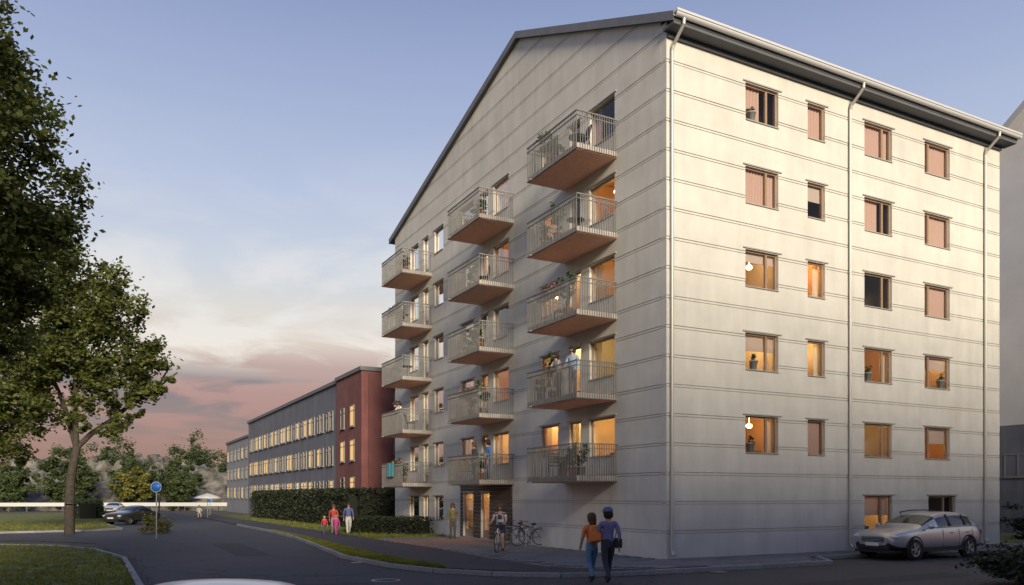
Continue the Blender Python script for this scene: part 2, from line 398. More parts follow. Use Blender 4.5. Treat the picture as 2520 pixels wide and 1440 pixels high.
# paving stones laid singly near the corner, joined farther off
pav = empty('paving', (0, 0, 0)); tag(pav, kind='structure')
far_b, far_r = MB(), MB()
cells = []
y = -2.9; row = 0
while y < 16.4:
    x = -4.8 + (0.35 if row % 2 else 0)
    while x < 24:
        cx, cy = x + .35, y + .175
        if inside((cx - .3, cy - .14), pave_pts) and inside((cx + .3, cy + .14), pave_pts) and inside((cx - .3, cy + .14), pave_pts) and inside((cx + .3, cy - .14), pave_pts):
            cells.append((cx, cy))
        x += .70
    y += .35; row += 1
cells.sort(key=lambda c: (c[0] - CAM.x) ** 2 + (c[1] - CAM.y) ** 2)
one = MB(); one.box(-.343, .343, -.168, .168, -.05, 0)
me_s = one.mesh('paving_stone', M['slabs']); me_b = one.mesh('paving_brick', M['brick'])
nst = 0
for cx, cy in cells:
    zt = KH + rnd.uniform(-.004, .004)
    isb = (9.3 < cy < 14.5)
    if not isb and nst < 290:
        o = inst('paving_stone', me_s, pav, (cx, cy, zt)); nst += 1
    else:
        (far_r if isb else far_b).box(cx - .343, cx + .343, cy - .168, cy + .168, zt - .05, zt)
tag(far_b.build('paving_stones', M['slabs'], pav), kind='stuff')
tag(far_r.build('paving_bricks', M['brick'], pav), kind='stuff')

# kerb stones
kerb = empty('kerb', (0, 0, 0)); tag(kerb, kind='structure')
kme = MB(); kme.box(-.485, .485, -.075, .075, -.12, .0)
kme = kme.mesh('kerb_stone', M['kerb'])
def kerb_line(pts):
    acc = []
    for a, b in zip(pts[:-1], pts[1:]):
        a, b = Vector(a), Vector(b); n = max(1, round((b - a).length)); 
        for i in range(n):
            p = a.lerp(b, (i + .5) / n); ang = math.atan2(b.y - a.y, b.x - a.x)
            o = inst('kerb_stone', kme, kerb, (p.x, p.y, KH + .012 + rnd.uniform(-.004, .004)), (0, 0, ang + rnd.uniform(-.006, .006)))
            o.scale.x = (b - a).length / n * .995 / .97 if n else 1
kerb_line([(-7.0, 40), (-7.0, 28.2), (-7.3, 20.6), (-7.9, 14.7), (-8.8, 6.3), (-8.6, 2.5), (-8.0, .2), (-7.0, -1.4), (-5.6, -2.6), (-4.0, -3.05), (-2.0, -3.1), (0.0, -3.1), (4.0, -3.1), (5.1, -1.6), (9, -1.6), (24, -1.6)])
kerb_line([(-15.5, -6), (-15.5, 2), (-15.5, 9), (-16.3, 14), (-17.6, 17.4), (-20, 19.6), (-30, 21.5)])
def drain(p, rz, lb):
    o = empty('drain_grate', p, rz, lb, 'drain grate', 'drain grates in the gutter'); b = MB(); b.box(-.26, .26, -.2, .2, -.01, .004); b.build('frame', M['black'], o)
    b = MB()
    for i in range(7): b.box(-.22 + i * .065, -.19 + i * .065, -.17, .17, .005, .012)
    b.build('bars', M['steel'], o)
drain((-8.95, 4.4, .003), 1.5, 'iron drain grate beside the kerb of the tapering grass verge')
drain((-.9, -3.42, .003), 0, 'iron drain grate beside the kerb in front of the house corner')
kerb_line([(-15.3, 60), (-15.3, 44), (-14.7, 36.2), (-16.5, 34.2), (-24, 33)])

# lawns
lawn_polys = [
    [(-15.6, -6), (-15.6, 9), (-16.4, 14), (-17.7, 17.4), (-20, 19.6), (-34, 21.5), (-60, 21), (-60, -6)],
    [(-15.4, 60), (-15.4, 44), (-14.8, 36.4), (-16.5, 34.4), (-24, 33.2), (-60, 36), (-60, 90), (-15.4, 90)],
    [(-4.4, 16.6), (-4.5, 70), (12, 70), (12, 26.3), (-.02, 26.3), (-.02, 16.6)],
    [(18.4, .2), (28.6, .2), (28.6, 60), (18.4, 60)],
]
verge = [(-7.2, 19.8), (-7.9, 6.3), (-7.62, .7), (-7.75, .3), (-8.5, 6.3), (-7.75, 14.7), (-7.25, 19.7)]
def lawn(poly, z, name='lawn'):
    b = MB(); b.prism(poly, -.018, z, lambda a, d, zz: (a, zz, d)); return tag(b.build(name, M['grass']), kind='structure')
for q in lawn_polys: lawn(q, .09)
verge = [(-7.22, 19.6), (-7.05, 19.8), (-6.99, 17), (-7.3, 10), (-7.62, 6.3), (-7.55, 2.5), (-7.42, .9), (-7.75, .5), (-8.5, 2.8), (-8.68, 6.3), (-7.8, 14.7)]
verge = [(-7.24, 19.7), (-7.0, 28.0), (-6.85, 28.0), (-6.97, 19.8), (-7.5, 10), (-7.72, 6.3), (-7.6, 2.6), (-7.45, .75), (-7.8, .6), (-8.45, 2.6), (-8.68, 6.3), (-7.8, 14.7)]
b = MB(); b.prism(verge, -.014, .10, lambda a, d, zz: (a, zz, d)); tag(b.build('verge', M['grass']), kind='structure')
# grass tufts
def tufts(name, polys, n, h, seed, near=None):
    g = random.Random(seed); b = MB(); done = 0; tries = 0
    xs = [p[0] for q in polys for p in q]; ys = [p[1] for q in polys for p in q]
    while done < n and tries < n * 30:
        tries += 1
        x, yy = g.uniform(min(xs), max(xs)), g.uniform(min(ys), max(ys))
        dist = math.hypot(x - CAM.x, yy - CAM.y)
        if near and dist > near: continue
        if g.random() > min(1, (22 / max(dist, 8)) ** 2): continue
        if not any(inside((x, yy), q) for q in polys): continue
        done += 1
        for k2 in range(3):
            a = g.uniform(0, 2 * PI); hh = h * g.uniform(.5, 1.2); w = .018
            px, py = x + g.uniform(-.06, .06), yy + g.uniform(-.06, .06); lx, ly = g.uniform(-.06, .06), g.uniform(-.06, .06)
            b.poly([(px - w * math.cos(a), py - w * math.sin(a), .085), (px + w * math.cos(a), py + w * math.sin(a), .085), (px + lx, py + ly, .085 + hh)])
    return tag(b.build(name, M['blade'], fix=False), kind='stuff')
g0 = random.Random(12); lb = MB()
for i in range(900):
    ln = [(-7.3, 20.6), (-7.95, 14.7), (-8.95, 6.3), (-8.75, 2.5), (-8.1, .1), (-5.7, -2.75), (-2, -3.28), (4, -3.3)] if i % 2 else [(-15.3, -4), (-15.3, 9), (-16.0, 14), (-17.4, 17.8)]
    k3 = g0.randrange(len(ln) - 1); t3 = g0.random(); px = ln[k3][0] + (ln[k3 + 1][0] - ln[k3][0]) * t3; py = ln[k3][1] + (ln[k3 + 1][1] - ln[k3][1]) * t3
    sgn = -1 if i % 2 else 1
    px += sgn * abs(g0.gauss(0, .16)); py -= abs(g0.gauss(0, .10)); a3 = g0.uniform(0, 6.3); s3 = g0.uniform(.025, .055); zz = .006 + g0.random() * .012
    if g0.random() < .25: px += g0.uniform(-3, 3); py += g0.uniform(-2, 2)
    ca, sa = math.cos(a3) * s3, math.sin(a3) * s3
    lb.poly([(px - ca, py - sa, zz), (px - sa * .5, py + ca * .5, zz + .012), (px + ca, py + sa, zz + .004), (px + sa * .5, py - ca * .5, zz + .01)])
tag(lb.build('fallen_leaves', M['litter'], fix=False), kind='stuff')
tufts('verge_grass', [verge], 9000, .10, 3)
tufts('lawn_grass', lawn_polys[:1], 15000, .11, 4, 48)
tufts('lawn_grass', lawn_polys[1:3], 12000, .13, 5, 75)

# ---------------------------------------------------------------- the apartment house on the corner
F = 2.87
house = empty('apartment_building', (0, 0, 0), 0, 'tall pale apartment building with balconies up its gable end, on the street corner', 'apartment building')
TR = lambda a, d, z: (a, -d, z)
TL = lambda a, d, z: (-d, a, z)
NEAR = lambda t: 17.50 + .452 * t
FARR = lambda t: 22.02 - .262 * (t - 10)

def clip_half(poly, c, m):
    out = []
    for i in range(len(poly)):
        p, q = poly[i], poly[(i + 1) % len(poly)]
        dp = c + m * p[0] - p[1]; dq = c + m * q[0] - q[1]
        if dp >= 0: out.append(p)
        if dp * dq < 0:
            t = dp / (dp - dq); out.append((p[0] + (q[0] - p[0]) * t, p[1] + (q[1] - p[1]) * t))
    return out

def facade(T, a0, a1, zmax, openings, clips):
    rows = []; z = .0; i = 1
    while z < zmax:
        j0, j1 = .957 * i - .055, .957 * i + .055
        rows.append((z, min(j0, zmax), 0))
        if j0 < zmax: rows.append((j0, min(j1, zmax), 1)); rows.append((j0 + .024, min(j1 - .024, zmax), 2))
        z = j1; i += 1
    for (z0, z1, kind) in rows:
        if z1 - z0 < .01: continue
        edges = {a0, a1}
        for o in openings:
            if o[3] > z0 and o[2] < z1: edges |= {max(a0, min(a1, o[0])), max(a0, min(a1, o[1]))}
        edges = sorted(edges); dout = (rnd.uniform(-.0015, .003) if kind == 0 else -.030 if kind == 1 else -.004); din = -.28 if kind < 2 else -.028
        runs = []; last = []
        for e0, e1 in zip(edges[:-1], edges[1:]):
            mid = (e0 + e1) / 2; spans = [(z0, z1)]
            for o in openings:
                if o[0] < mid < o[1]:
                    ns = []
                    for s0, s1 in spans:
                        if o[3] <= s0 or o[2] >= s1: ns.append((s0, s1)); continue
                        if o[2] > s0: ns.append((s0, o[2]))
                        if o[3] < s1: ns.append((o[3], s1))
                    spans = ns
            now = []
            for s0, s1 in spans:
                pg = [(e0, s0), (e1, s0), (e1, s1), (e0, s1)]
                for c, m in clips: pg = clip_half(pg, c, m) if pg else pg
                if len(pg) > 2: now.append(pg)
            if now and last: runs[-1] += now
            elif now: runs.append(list(now))
            last = now
        for run in runs:
            b = MB()
            for pg in run: b.prism(pg, din, dout, T)
            b.build(('facade_panel', 'joint_strip', 'facade_band')[kind], M['joint'] if kind == 1 else M['panel'], house)

def curtain(b, T, a0, a1, z0, z1, d, g):
    n = max(3, int((a1 - a0) / .07)); pts = []
    for i in range(n + 1):
        pts.append((a0 + (a1 - a0) * i / n, d + (.02 if i % 2 else -.02) + g.uniform(-.006, .006)))
    for (p, dp), (q, dq) in zip(pts[:-1], pts[1:]):
        b.poly([T(p, dp, z0), T(q, dq, z0), T(q, dq, z1), T(p, dp, z1)])

def window(T, a0, a1, z0, z1, fl, state, split=(), door=False, name='window', label=None, cur=None, depth=1.9):
    g = random.Random(int(a0 * 1000 + z0 * 77)); fm = M['frame']
    b = MB(); w = .055
    for (x0, x1, y0, y1) in ((a0, a1, z0, z0 + w), (a0, a1, z1 - w, z1), (a0, a0 + w, z0 + w, z1 - w), (a1 - w, a1, z0 + w, z1 - w)):
        b.box(x0, x1, -.17, -.10, y0, y1, T)
    xs = [a0 + w]
    for s in split:
        b.box(s - .045, s + .045, -.17, -.095, z0 + w, z1 - w, T); xs += [s - .045, s + .045]
    xs.append(a1 - w)
    if door: b.box(a0 + w, a1 - w, -.165, -.105, z0 + w, z0 + .38, T)
    win = b.build(name, fm, house)
    if label: win['label'] = label
    p = MB()
    for x0, x1 in zip(xs[0::2], xs[1::2]):
        p.poly([T(x0, -.135, z0 + w), T(x1, -.135, z0 + w), T(x1, -.135, z1 - w), T(x0, -.135, z1 - w)])
    p.build('pane', M['glass'], win, fix=False)
    s = MB(); s.box(a0 + .004, a1 - .004, -.10, .05, z0 + .002, z0 + .03, T); s.build('sill', M['sill'], win)
    s = MB(); s.box(a0 - .12, a1 + .14, .004, .05, z1 + .03, z1 + .07, T); s.build('drip_cap', M['sill'], win)
    lit = state in ('lit', 'orange')
    r = MB(); A0, A1, Z0, Z1, D0, D1 = a0 - .22, a1 + .22, fl + .02, fl + 2.5, -.284, -depth
    q = lambda *pp: r.poly([T(*x) for x in pp])
    q((A0, D1, Z0), (A1, D1, Z0), (A1, D1, Z1), (A0, D1, Z1)); q((A0, D0, Z0), (A1, D0, Z0), (A1, D1, Z0), (A0, D1, Z0)); q((A0, D0, Z1), (A1, D0, Z1), (A1, D1, Z1), (A0, D1, Z1))
    q((A0, D0, Z0), (A0, D1, Z0), (A0, D1, Z1), (A0, D0, Z1)); q((A1, D0, Z0), (A1, D1, Z0), (A1, D1, Z1), (A1, D0, Z1))
    # a cupboard and a picture on the back wall
    x = g.uniform(A0 + .1, A1 - .6)
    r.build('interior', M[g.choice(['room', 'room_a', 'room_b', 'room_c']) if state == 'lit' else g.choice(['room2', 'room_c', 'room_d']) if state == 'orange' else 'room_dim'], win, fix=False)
    if lit:
        l2 = MB(); c = (a0 + a1) / 2; dd = -.55 - g.uniform(0, .35)
        c += g.uniform(-.28, .28) * (a1 - a0)
        if not door and g.random() < .6:
            zc = fl + g.uniform(1.72, 1.95); q3 = T(c, dd, zc); l2.ball(q3, .11, .11, .085, 10, 6); l2.tube(q3, T(c, dd, Z1 - .01), .008, None, 5)
        else: l2.box(c - .16, c + .16, dd - .16, dd + .16, Z1 - .22, Z1 - .08, T)
        l2.build('ceiling_lamp', M['lamp' if state == 'lit' else 'lamp_o'], win)
    fb = MB(); wid = A1 - A0
    x = g.uniform(A0 + .05, A1 - .75); fb.box(x, x + .7, D1 + .003, D1 + .38, Z0 + .003, Z0 + g.choice([.95, 1.3, 1.95]), T)
    fb.mi = 1; x = g.uniform(A0 + .1, A1 - .6); fb.box(x, x + g.uniform(.3, .55), D1 + .003, D1 + .03, Z0 + 1.45, Z0 + g.uniform(1.8, 2.05), T)
    if wid > 1.5: fb.mi = 2; x = g.uniform(A0 + .1, A1 - .9); fb.box(x, x + .8, -.95, -.6, Z0 + .003, Z0 + .85, T)
    fb.build('furniture', [M['chairwood'], M['picture'], M['sofa']], win)
    cb = MB(); W = a1 - a0
    cur = cur or (g.choice(['full', 'full', 'wide', 'blind', 'sides']) if state == 'dim' else g.choice(['sides', 'left', 'right', 'sides', 'none', 'blind']))
    zc0, zc1 = max(fl + .05, z0 - .1), min(z1 + .1, Z1 - .02)
    if state == 'dark': cur = g.choice(['left', 'none'])
    if cur == 'full': curtain(cb, T, a0 + .01, a1 - .01, max(zc0, z0 + .04), min(zc1, z1 - .005), -.235, g)
    if cur == 'wide': curtain(cb, T, a0 + .01, a0 + W * g.uniform(.5, .72), max(zc0, z0 + .04), min(zc1, z1 - .005), -.235, g)
    if cur == 'blind':
        bb = MB(); zb2 = z1 - (z1 - z0) * g.uniform(.25, .6); bb.box(a0 + .02, a1 - .02, -.225, -.22, zb2, z1 - .005, T); bb.box(a0 + .02, a1 - .02, -.232, -.212, zb2 - .025, zb2 - .002, T); bb.build('blind', M['blind'], win)
    if cur in ('sides', 'left'): curtain(cb, T, a0 - .05, a0 + W * g.uniform(.16, .3), zc0, zc1, -.33, g)
    if cur in ('sides', 'right'): curtain(cb, T, a1 - W * g.uniform(.16, .3), a1 + .05, zc0, zc1, -.33, g)
    if cb.f: cb.build('curtain', M['curtain_red' if not lit else 'curtain'], win, fix=False)
    return win

ops_r, ops_l, wins = [], [], []
# long street front: four window columns on five storeys
RC = [(3.43, 4.99, (4.50,)), (6.45, 7.35, ()), (9.49, 11.08, (10.62,)), (13.06, 14.68, (13.42,))]
RS = {5: ['dim', 'dim', 'dim', 'dim'], 4: ['dim', 'dim', 'dim', 'dim'], 3: ['lit', 'orange', 'dark', 'dim'],
      2: ['lit', 'lit', 'orange', 'lit'], 1: ['orange', 'dim', 'orange', 'orange']}
for kf, sts in RS.items():
    for (a0, a1, sp), st in zip(RC, sts):
        z0, z1 = kf * F + .74, kf * F + 2.04
        ops_r.append((a0, a1, z0, z1)); wins.append((TR, a0, a1, z0, z1, kf * F, st, sp, False, 'window'))
for a0, a1, sp, st in ((9.5, 11.1, (10.55,), 'orange'), (13.3, 15.05, (14.4,), 'dark')):
    ops_r.append((a0, a1, .14, 2.14)); wins.append((TR, a0, a1, .14, 2.14, .1, st, sp, True, 'entrance_door'))
# balcony front: three bays
LB = {'near': dict(bal=(2.74, 6.2), win=[(2.88, 4.5, .70, 2.12), (5.1, 5.88, .06, 2.12), (6.75, 8.1, .85, 2.12)]),
      'middle': dict(bal=(10.5, 13.85), win=[(11.0, 12.48, .70, 2.12), (13.08, 13.76, .06, 2.12), (14.66, 16.1, .85, 2.12)]),
      'far': dict(bal=(20.0, 23.35), win=[(22.0, 23.28, .70, 2.12), (20.5, 21.2, .06, 2.12), (18.4, 19.6, .85, 2.12)])}
LS = {('near', 5): 'dim', ('near', 4): 'orange', ('near', 3): 'lit', ('near', 2): 'lit', ('near', 1): 'lit',
      ('middle', 5): 'lit', ('middle', 4): 'orange', ('middle', 3): 'dark', ('middle', 2): 'orange', ('middle', 1): 'lit',
      ('far', 5): 'dim', ('far', 4): 'orange', ('far', 3): 'dim', ('far', 2): 'lit', ('far', 1): 'orange'}
for bay, bd in LB.items():
    for kf in range(1, 6):
        for i, (a0, a1, zz0, zz1) in enumerate(bd['win']):
            st = LS[(bay, kf)]
            if i == 1 and bay == 'near' and kf in (3, 4): st = 'dark' if kf == 4 else 'lit'
            if i == 2 and bay == 'far' and kf == 4: st = 'orange'
            if i == 2 and kf in (5,): st = 'dim'
            ops_l.append((a0, a1, kf * F + zz0, kf * F + zz1))
            wins.append((TL, a0, a1, kf * F + zz0, kf * F + zz1, kf * F, st, (), i == 1, 'balcony_door' if i == 1 else 'window'))
for a0, a1, z0, z1, st, nm in ((21.9, 23.4, .75, 2.14, 'lit', 'window'), (20.4, 21.2, .75, 2.14, 'orange', 'window'), (18.4, 19.6, .85, 2.14, 'dim', 'window'),
                               (14.66, 15.85, .14, 2.3, 'orange', 'entrance_door'), (12.9, 13.8, .14, 2.3, 'lit', 'entrance_door')):
    ops_l.append((a0, a1, z0, z1)); wins.append((TL, a0, a1, z0, z1, .1, st, (), nm == 'entrance_door', nm))
facade(TR, 0.0, 18.1, 17.5, ops_r, [])
facade(TL, .281, 25.9, 22.2, ops_l, [(17.5, .452), (22.02 + 2.62, -.262)])
for (T, a0, a1, z0, z1, fl, st, sp, dr, nm) in wins:
    window(T, a0, a1, z0, z1, fl, st, sp, dr, nm)
# closed ends
b = MB(); b.prism([(.285, 0), (25.6, 0), (25.6, FARR(25.6) - .02), (10, NEAR(10) - .02), (.285, NEAR(.285) - .02)], 17.82, 18.1, lambda a, d, z: (d, a, z)); b.build('end_wall', M['panel'], house)
b = MB(); b.box(.285, 17.8, 25.62, 25.9, 0, FARR(25.9) - .02); b.build('back_wall', M['panel'], house)
# roof, verges, soffit, gutter, downpipes
b = MB(); top = [(-.58, NEAR(-.58)), (10, NEAR(10) + .01), (26.5, FARR(26.5))]
b.prism([(t, z) for t, z in top] + [(t, z + .24) for t, z in reversed(top)], -.16, 18.4, lambda a, d, z: (d, a, z)); roof = b.build('roof', M['roof'], house)
b = MB()
for i in range(31):
    sx = .2 + i * .6
    b.prism([(-.56, NEAR(-.56) + .242), (10, NEAR(10) + .252), (10, NEAR(10) + .29), (-.56, NEAR(-.56) + .28)], sx, sx + .03, lambda a, d, z: (d, a, z))
b.build('standing_seams', M['roof'], roof)
b = MB(); b.box(-.15, 18.38, -.56, -.005, 17.14, 17.235); b.box(.0, 18.1, -.10, -.004, 16.98, 17.135); b.build('soffit', M['soffit'], house)
b = MB()
for (t0, z0), (t1, z1) in zip(top[:-1], top[1:]):
    b.prism([(t0, z0 - .03), (t1, z1 - .03), (t1, z1 + .27), (t0, z0 + .27)], -.20, -.165, lambda a, d, z: (d, a, z))
b.build('verge_trim', M['roof'], house)
b = MB(); prof = [(PI + PI * i / 8) for i in range(9)]
for sx0, sx1 in ((-.2, 18.42),):
    pts = [(-.68 + .10 * math.cos(a), 17.40 + .11 * math.sin(a)) for a in prof] + [(-.68 + .085 * math.cos(a), 17.40 + .095 * math.sin(a)) for a in reversed(prof)]
    n = len(pts); vs = [(sx0, t, z) for t, z in pts] + [(sx1, t, z) for t, z in pts]
    b.add(vs, [(i, (i + 1) % n, (i + 1) % n + n, i + n) for i in range(n)] + [tuple(range(n)), tuple(range(2 * n - 1, n - 1, -1))])
b.box(-.2, 18.42, -.79, -.58, 17.42, 17.50)
gut = b.build('gutter', M['gutter'], house)
for s0 in (.16, 8.6, 16.96):
    b = MB(); b.path([(s0, -.68, 17.30), (s0, -.66, 17.12), (s0, -.16, 16.72), (s0, -.09, 16.55), (s0, -.09, .35), (s0, -.2, .22)], .055, 10)
    for i in range(9): b.tube((s0, -.09, .9 + i * 1.914), (s0, -.09, .96 + i * 1.914), .068, None, 10); b.box(s0 - .02, s0 + .02, -.09, .0, .91 + i * 1.914, .95 + i * 1.914)
    b.build('downpipe', M['pipe'], house)
# dark boards round the entrances
for i in range(14):
    z0 = .13 + i * .185
    cuts = [(10.62, 12.86), (13.84, 14.62), (15.89, 16.15)] if z0 < 2.25 else [(10.62, 16.15)]
    for a0, a1 in cuts:
        b = MB(); b.box(a0, a1, .006, .034 + rnd.uniform(0, .006), z0, z0 + .165, TL); b.build('cladding_board', M['wood'], house)

# balconies with their railings
BAL = {}
def balcony(bay, kf):
    a0, a1 = LB[bay]['bal']; z = kf * F; D = 1.67
    b = MB(); b.box(a0, a1, .004, D, z - .20, z - .02, TL); b.mi = 1; b.box(a0 + .01, a1 - .01, .004, D - .01, z - .235, z - .2005, TL)
    bal = b.build('balcony', [M['slab'], M['slab_under']], house)
    r = MB(); zt = z + 1.10
    for (x0, x1, d0, d1) in ((a0 - .05, a1 + .05, D + .004, D + .05), (a0 - .05, a0 - .004, .01, D + .002), (a1 + .004, a1 + .05, .01, D + .002)):
        r.box(x0, x1, d0, d1, zt - .03, zt + .01, TL); r.box(x0 + .003, x1 - .003, d0 + .006, d1 - .006, zt - .19, zt - .165, TL); r.box(x0 + .003, x1 - .003, d0 + .006, d1 - .006, z - .215, z - .19, TL)
    n = int((a1 - a0) / .10)
    for i in range(n + 1):
        x = a0 + (a1 - a0) * i / n; r.box(x - .010, x + .010, D + .012, D + .036, z - .225, zt - .03, TL)
    n = int(D / .10)
    for i in range(n):
        d = .06 + i * .1
        for x in (a0 - .028, a1 + .028): r.box(x - .011, x + .011, d - .010, d + .010, z - .225, zt - .03, TL)
    r.build('railing', M['rail'], bal)
    sp = MB(); sp.tube(TL(a1 - .35, D - .05, z - .21), TL(a1 - .35, D + .16, z - .225), .022, None, 8); sp.build('drain_spout', M['steel'], bal)
    BAL[(bay, kf)] = (a0, a1, z)
for kf in range(5, 0, -1):
    for bay in ('near', 'middle', 'far'): balcony(bay, kf)
# ---------------------------------------------------------------- other buildings
class Far:
    """a plain block with windows set into its faces; each window is a part with its pane"""
    def __init__(s, label, x0, x1, y0, y1, h, m, roofm, over=.3, pitched=None, cat='apartment building', name='apartment_building'):
        s.r = empty(name, (0, 0, 0), 0, label, cat); s.d = (x0, x1, y0, y1, h); s.cache = {}
        b = MB()
        if pitched:
            rid, rise = pitched
            b.prism([(y0, 0), (y1, 0), (y1, h), (rid, h + rise), (y0, h)], x0, x1, lambda a, d, z: (d, a, z))
        else: b.box(x0, x1, y0, y1, -.01, h)
        s.wall = b.build('wall', m, s.r)
        b = MB()
        if pitched:
            sl0 = rise / (rid - y0); sl1 = rise / (y1 - rid)
            lo = [(y0 - over, h - over * sl0 + .01), (rid, h + rise + .01), (y1 + over, h - over * sl1 + .01)]
            b.prism(lo + [(a, z + .45) for a, z in reversed(lo)], x0 - over, x1 + over, lambda a, d, z: (d, a, z))
        else:
            b.box(x0 - over, x1 + over, y0 - over, y1 + over, h + .002, h + .28)
        s.roof = b.build('roof', roofm, s.r)
    def win(s, face, c, z, w, h, state, name='window'):
        x0, x1, y0, y1, H = s.d
        key = (w, h, state)
        if key not in s.cache:
            f = MB()
            for q in ((-w / 2, w / 2, 0, .07), (-w / 2, w / 2, h - .07, h), (-w / 2, -w / 2 + .07, .07, h - .07), (w / 2 - .07, w / 2, .07, h - .07), (-.03, .03, .07, h - .07) if w > 1 else (-w / 2, w / 2, h * .72, h * .72 + .05)):
                f.box(q[0], q[1], -.09, .0, q[2], q[3])
            f.box(-w / 2 - .06, w / 2 + .06, -.14, .0, -.06, -.004)
            p = MB(); p.box(-w / 2 + .06, w / 2 - .06, -.045, -.004, .06, h - .06)
            s.cache[key] = (f.mesh('window', M['frame_grey']), p.mesh('pane', M[{'lit': 'win_lit', 'white': 'win_white', 'dark': 'win_dark'}[state]]))
        fm, pm = s.cache[key]
        rz = {'-y': 0, '-x': -PI / 2}[face]
        loc = (c, y0, z) if face == '-y' else (x0, c, z)
        o = inst(name, fm, s.r, loc, (0, 0, rz)); inst('pane', pm, o)

g = random.Random(21)
red = Far('dark red house with paired lit windows, next behind the corner apartment building', .4, 13, 34, 40.4, 11.0, M['red_b'], M['roof'], .12)
b = MB(); b.box(.9, 12.9, 33.93, 33.995, .3, 10.8); b.build('end_shade_sheet', M['red_shade'], red.r)  # thin sheet over the end wall carrying its painted shade
for z in (2.0, 4.7, 7.2, 9.0):
    for c, st in ((36.1, 'lit'), (38.6, 'lit' if z in (4.7,) else 'dark')):
        if z != 9.0: red.win('-x', c, z, .95, 1.55, st)
for z in (5.2, 8.2): red.win('-y', 3.4, z, 1.3, 1.3, 'dark'); 
slate = Far('long slate grey row house with rows of narrow lit windows along the street', .55, 12, 40.5, 79.8, 10.9, M['grey_b'], M['roof'], .15, name='row_house', cat='row house')
for z in (1.9, 4.6, 7.4):
    for i in range(13):
        c = 42.2 + i * 2.9
        for dd in (0, 1.15):
            slate.win('-x', c + dd, z, .8, 1.5, 'lit' if g.random() < .40 else ('white' if g.random() < .12 else 'dark'))
pale = Far('lower pale grey row house at the far end of the street', .7, 12, 80.0, 98, 9.4, M['grey_b2'], M['roof'], .15, name='row_house', cat='row house')
for z in (1.9, 4.4, 6.9):
    for i in range(6): pale.win('-x', 82 + i * 2.9, z, .9, 1.4, 'lit' if g.random() < .4 else 'dark')
nb = Far('grey gabled apartment building at the right edge, beyond the corner house', 29.0, 44, -9.5, 6.6, 21.6, mat('neighbour_wall', (.56, .55, .56), .9, .06, .6), mat('neighbour_roof', (.40, .41, .43), .7), .8, (-3, 7.6))
b = MB(); b.box(28.93, 28.996, -9.4, 6.5, 0.0, 6.1); b.build('lower_cladding', M['grey_b'], nb.r)
for z in (3.2, ):
    nb.win('-x', 5.4, z, 1.5, 1.3, 'lit'); nb.win('-x', 1.6, z, 1.5, 1.3, 'white'); nb.win('-x', -3, z, 1.5, 1.3, 'dark')
for k2 in range(2, 7):
    for c in (-.5, -5.5): nb.win('-x', c, .7 + k2 * 2.9, 1.3, 1.3, 'dark')
# unseen block added behind the viewpoint to shade the street and lower floors
b = MB(); b.box(-34, 46, -58, -43, 0, 19.6); b.box(-34.4, 46.4, -58.4, -42.6, 19.6, 19.9)
opp = tag(b.build('shade_block', M['plain']), kind='structure')
b = MB()
for z in range(6):
    for i in range(26): b.box(-32 + i * 3, -30.6 + i * 3, -43.0, -42.96, 1.0 + z * 2.9, 2.4 + z * 2.9)
tag(b.build('panes', M['win_dark'], opp), kind='stuff')

# ---------------------------------------------------------------- trees, hedges, rocks
def leaves(b, n, blobs, size, g, shell=.55, flat=.0):
    wts = [r[3] ** 2 if len(r) == 4 else r[3] * r[4] for r in blobs]; tot = sum(wts)
    for r in blobs:
        rx, ry, rz = (r[3],) * 3 if len(r) == 4 else r[3:6]
        w = r[3] ** 2 if len(r) == 4 else r[3] * r[4]
        m = int(n * w / tot)
        subs = []
        for _ in range(max(8, m // 110)):
            v = Vector((g.gauss(0, 1), g.gauss(0, 1), g.gauss(0, 1))); v.normalize(); v *= (shell + (1 - shell) * g.random()) * .98
            subs.append((v, g.uniform(.10, .36)))
        for i in range(m):
            c, sr = subs[i % len(subs)]
            v = c + Vector((g.gauss(0, sr * .5), g.gauss(0, sr * .5), g.gauss(0, sr * .4)))
            p = Vector((r[0] + v.x * rx, r[1] + v.y * ry, r[2] + v.z * rz)); leaf(b, p, size * g.uniform(.6, 1.25), g)

def leaf(b, p, s, g):
    a, e = g.uniform(0, 2 * PI), g.uniform(-.9, .6)
    d = Vector((math.cos(a) * math.cos(e), math.sin(a) * math.cos(e), math.sin(e)))
    q = d.cross(Vector((g.gauss(0, 1), g.gauss(0, 1), g.gauss(0, 1.5)))); q.normalize()
    b.add([p - d * s * .5, p + q * s * .30, p + d * s * .5, p - q * s * .30], [(0, 1, 2, 3)])

def limb(b, p, d, ln, r, depth, g, spread=.6):
    p = Vector(p); d = Vector(d).normalized(); segs = 3
    for i in range(segs):
        q = p + d * ln / segs; b.tube(p, q, r * (1 - .25 * i / segs), r * (1 - .25 * (i + 1) / segs), 8 if r > .08 else 5, False)
        p = q; d = (d + Vector((g.gauss(0, .12), g.gauss(0, .12), g.gauss(.04, .06)))).normalized()
    if depth:
        for _ in range(3 if depth > 1 else 2):
            v = Vector((g.gauss(0, 1), g.gauss(0, 1), g.gauss(.3, .5))).normalized()
            limb(b, p, (d + v * spread), ln * g.uniform(.55, .8), r * .6, depth - 1, g, spread)

def tree(label, base, h, r, blobs, n, size, lm, seed, lean=(0, 0, 1), cat='tree', name='broadleaf_tree', group=None, depth=3):
    g = random.Random(seed); o = empty(name, base, 0, label, cat, group)
    b = MB(); limb(b, (0, 0, -.1), lean, h * .40, r, depth, g, .5); b.build('trunk', M['bark'], o, fix=False)
    b = MB(); leaves(b, n, [(q[0] - base[0], q[1] - base[1], q[2]) + tuple(q[3:]) for q in blobs], size, g)
    b.build('crown', M[lm], o, fix=False); return o

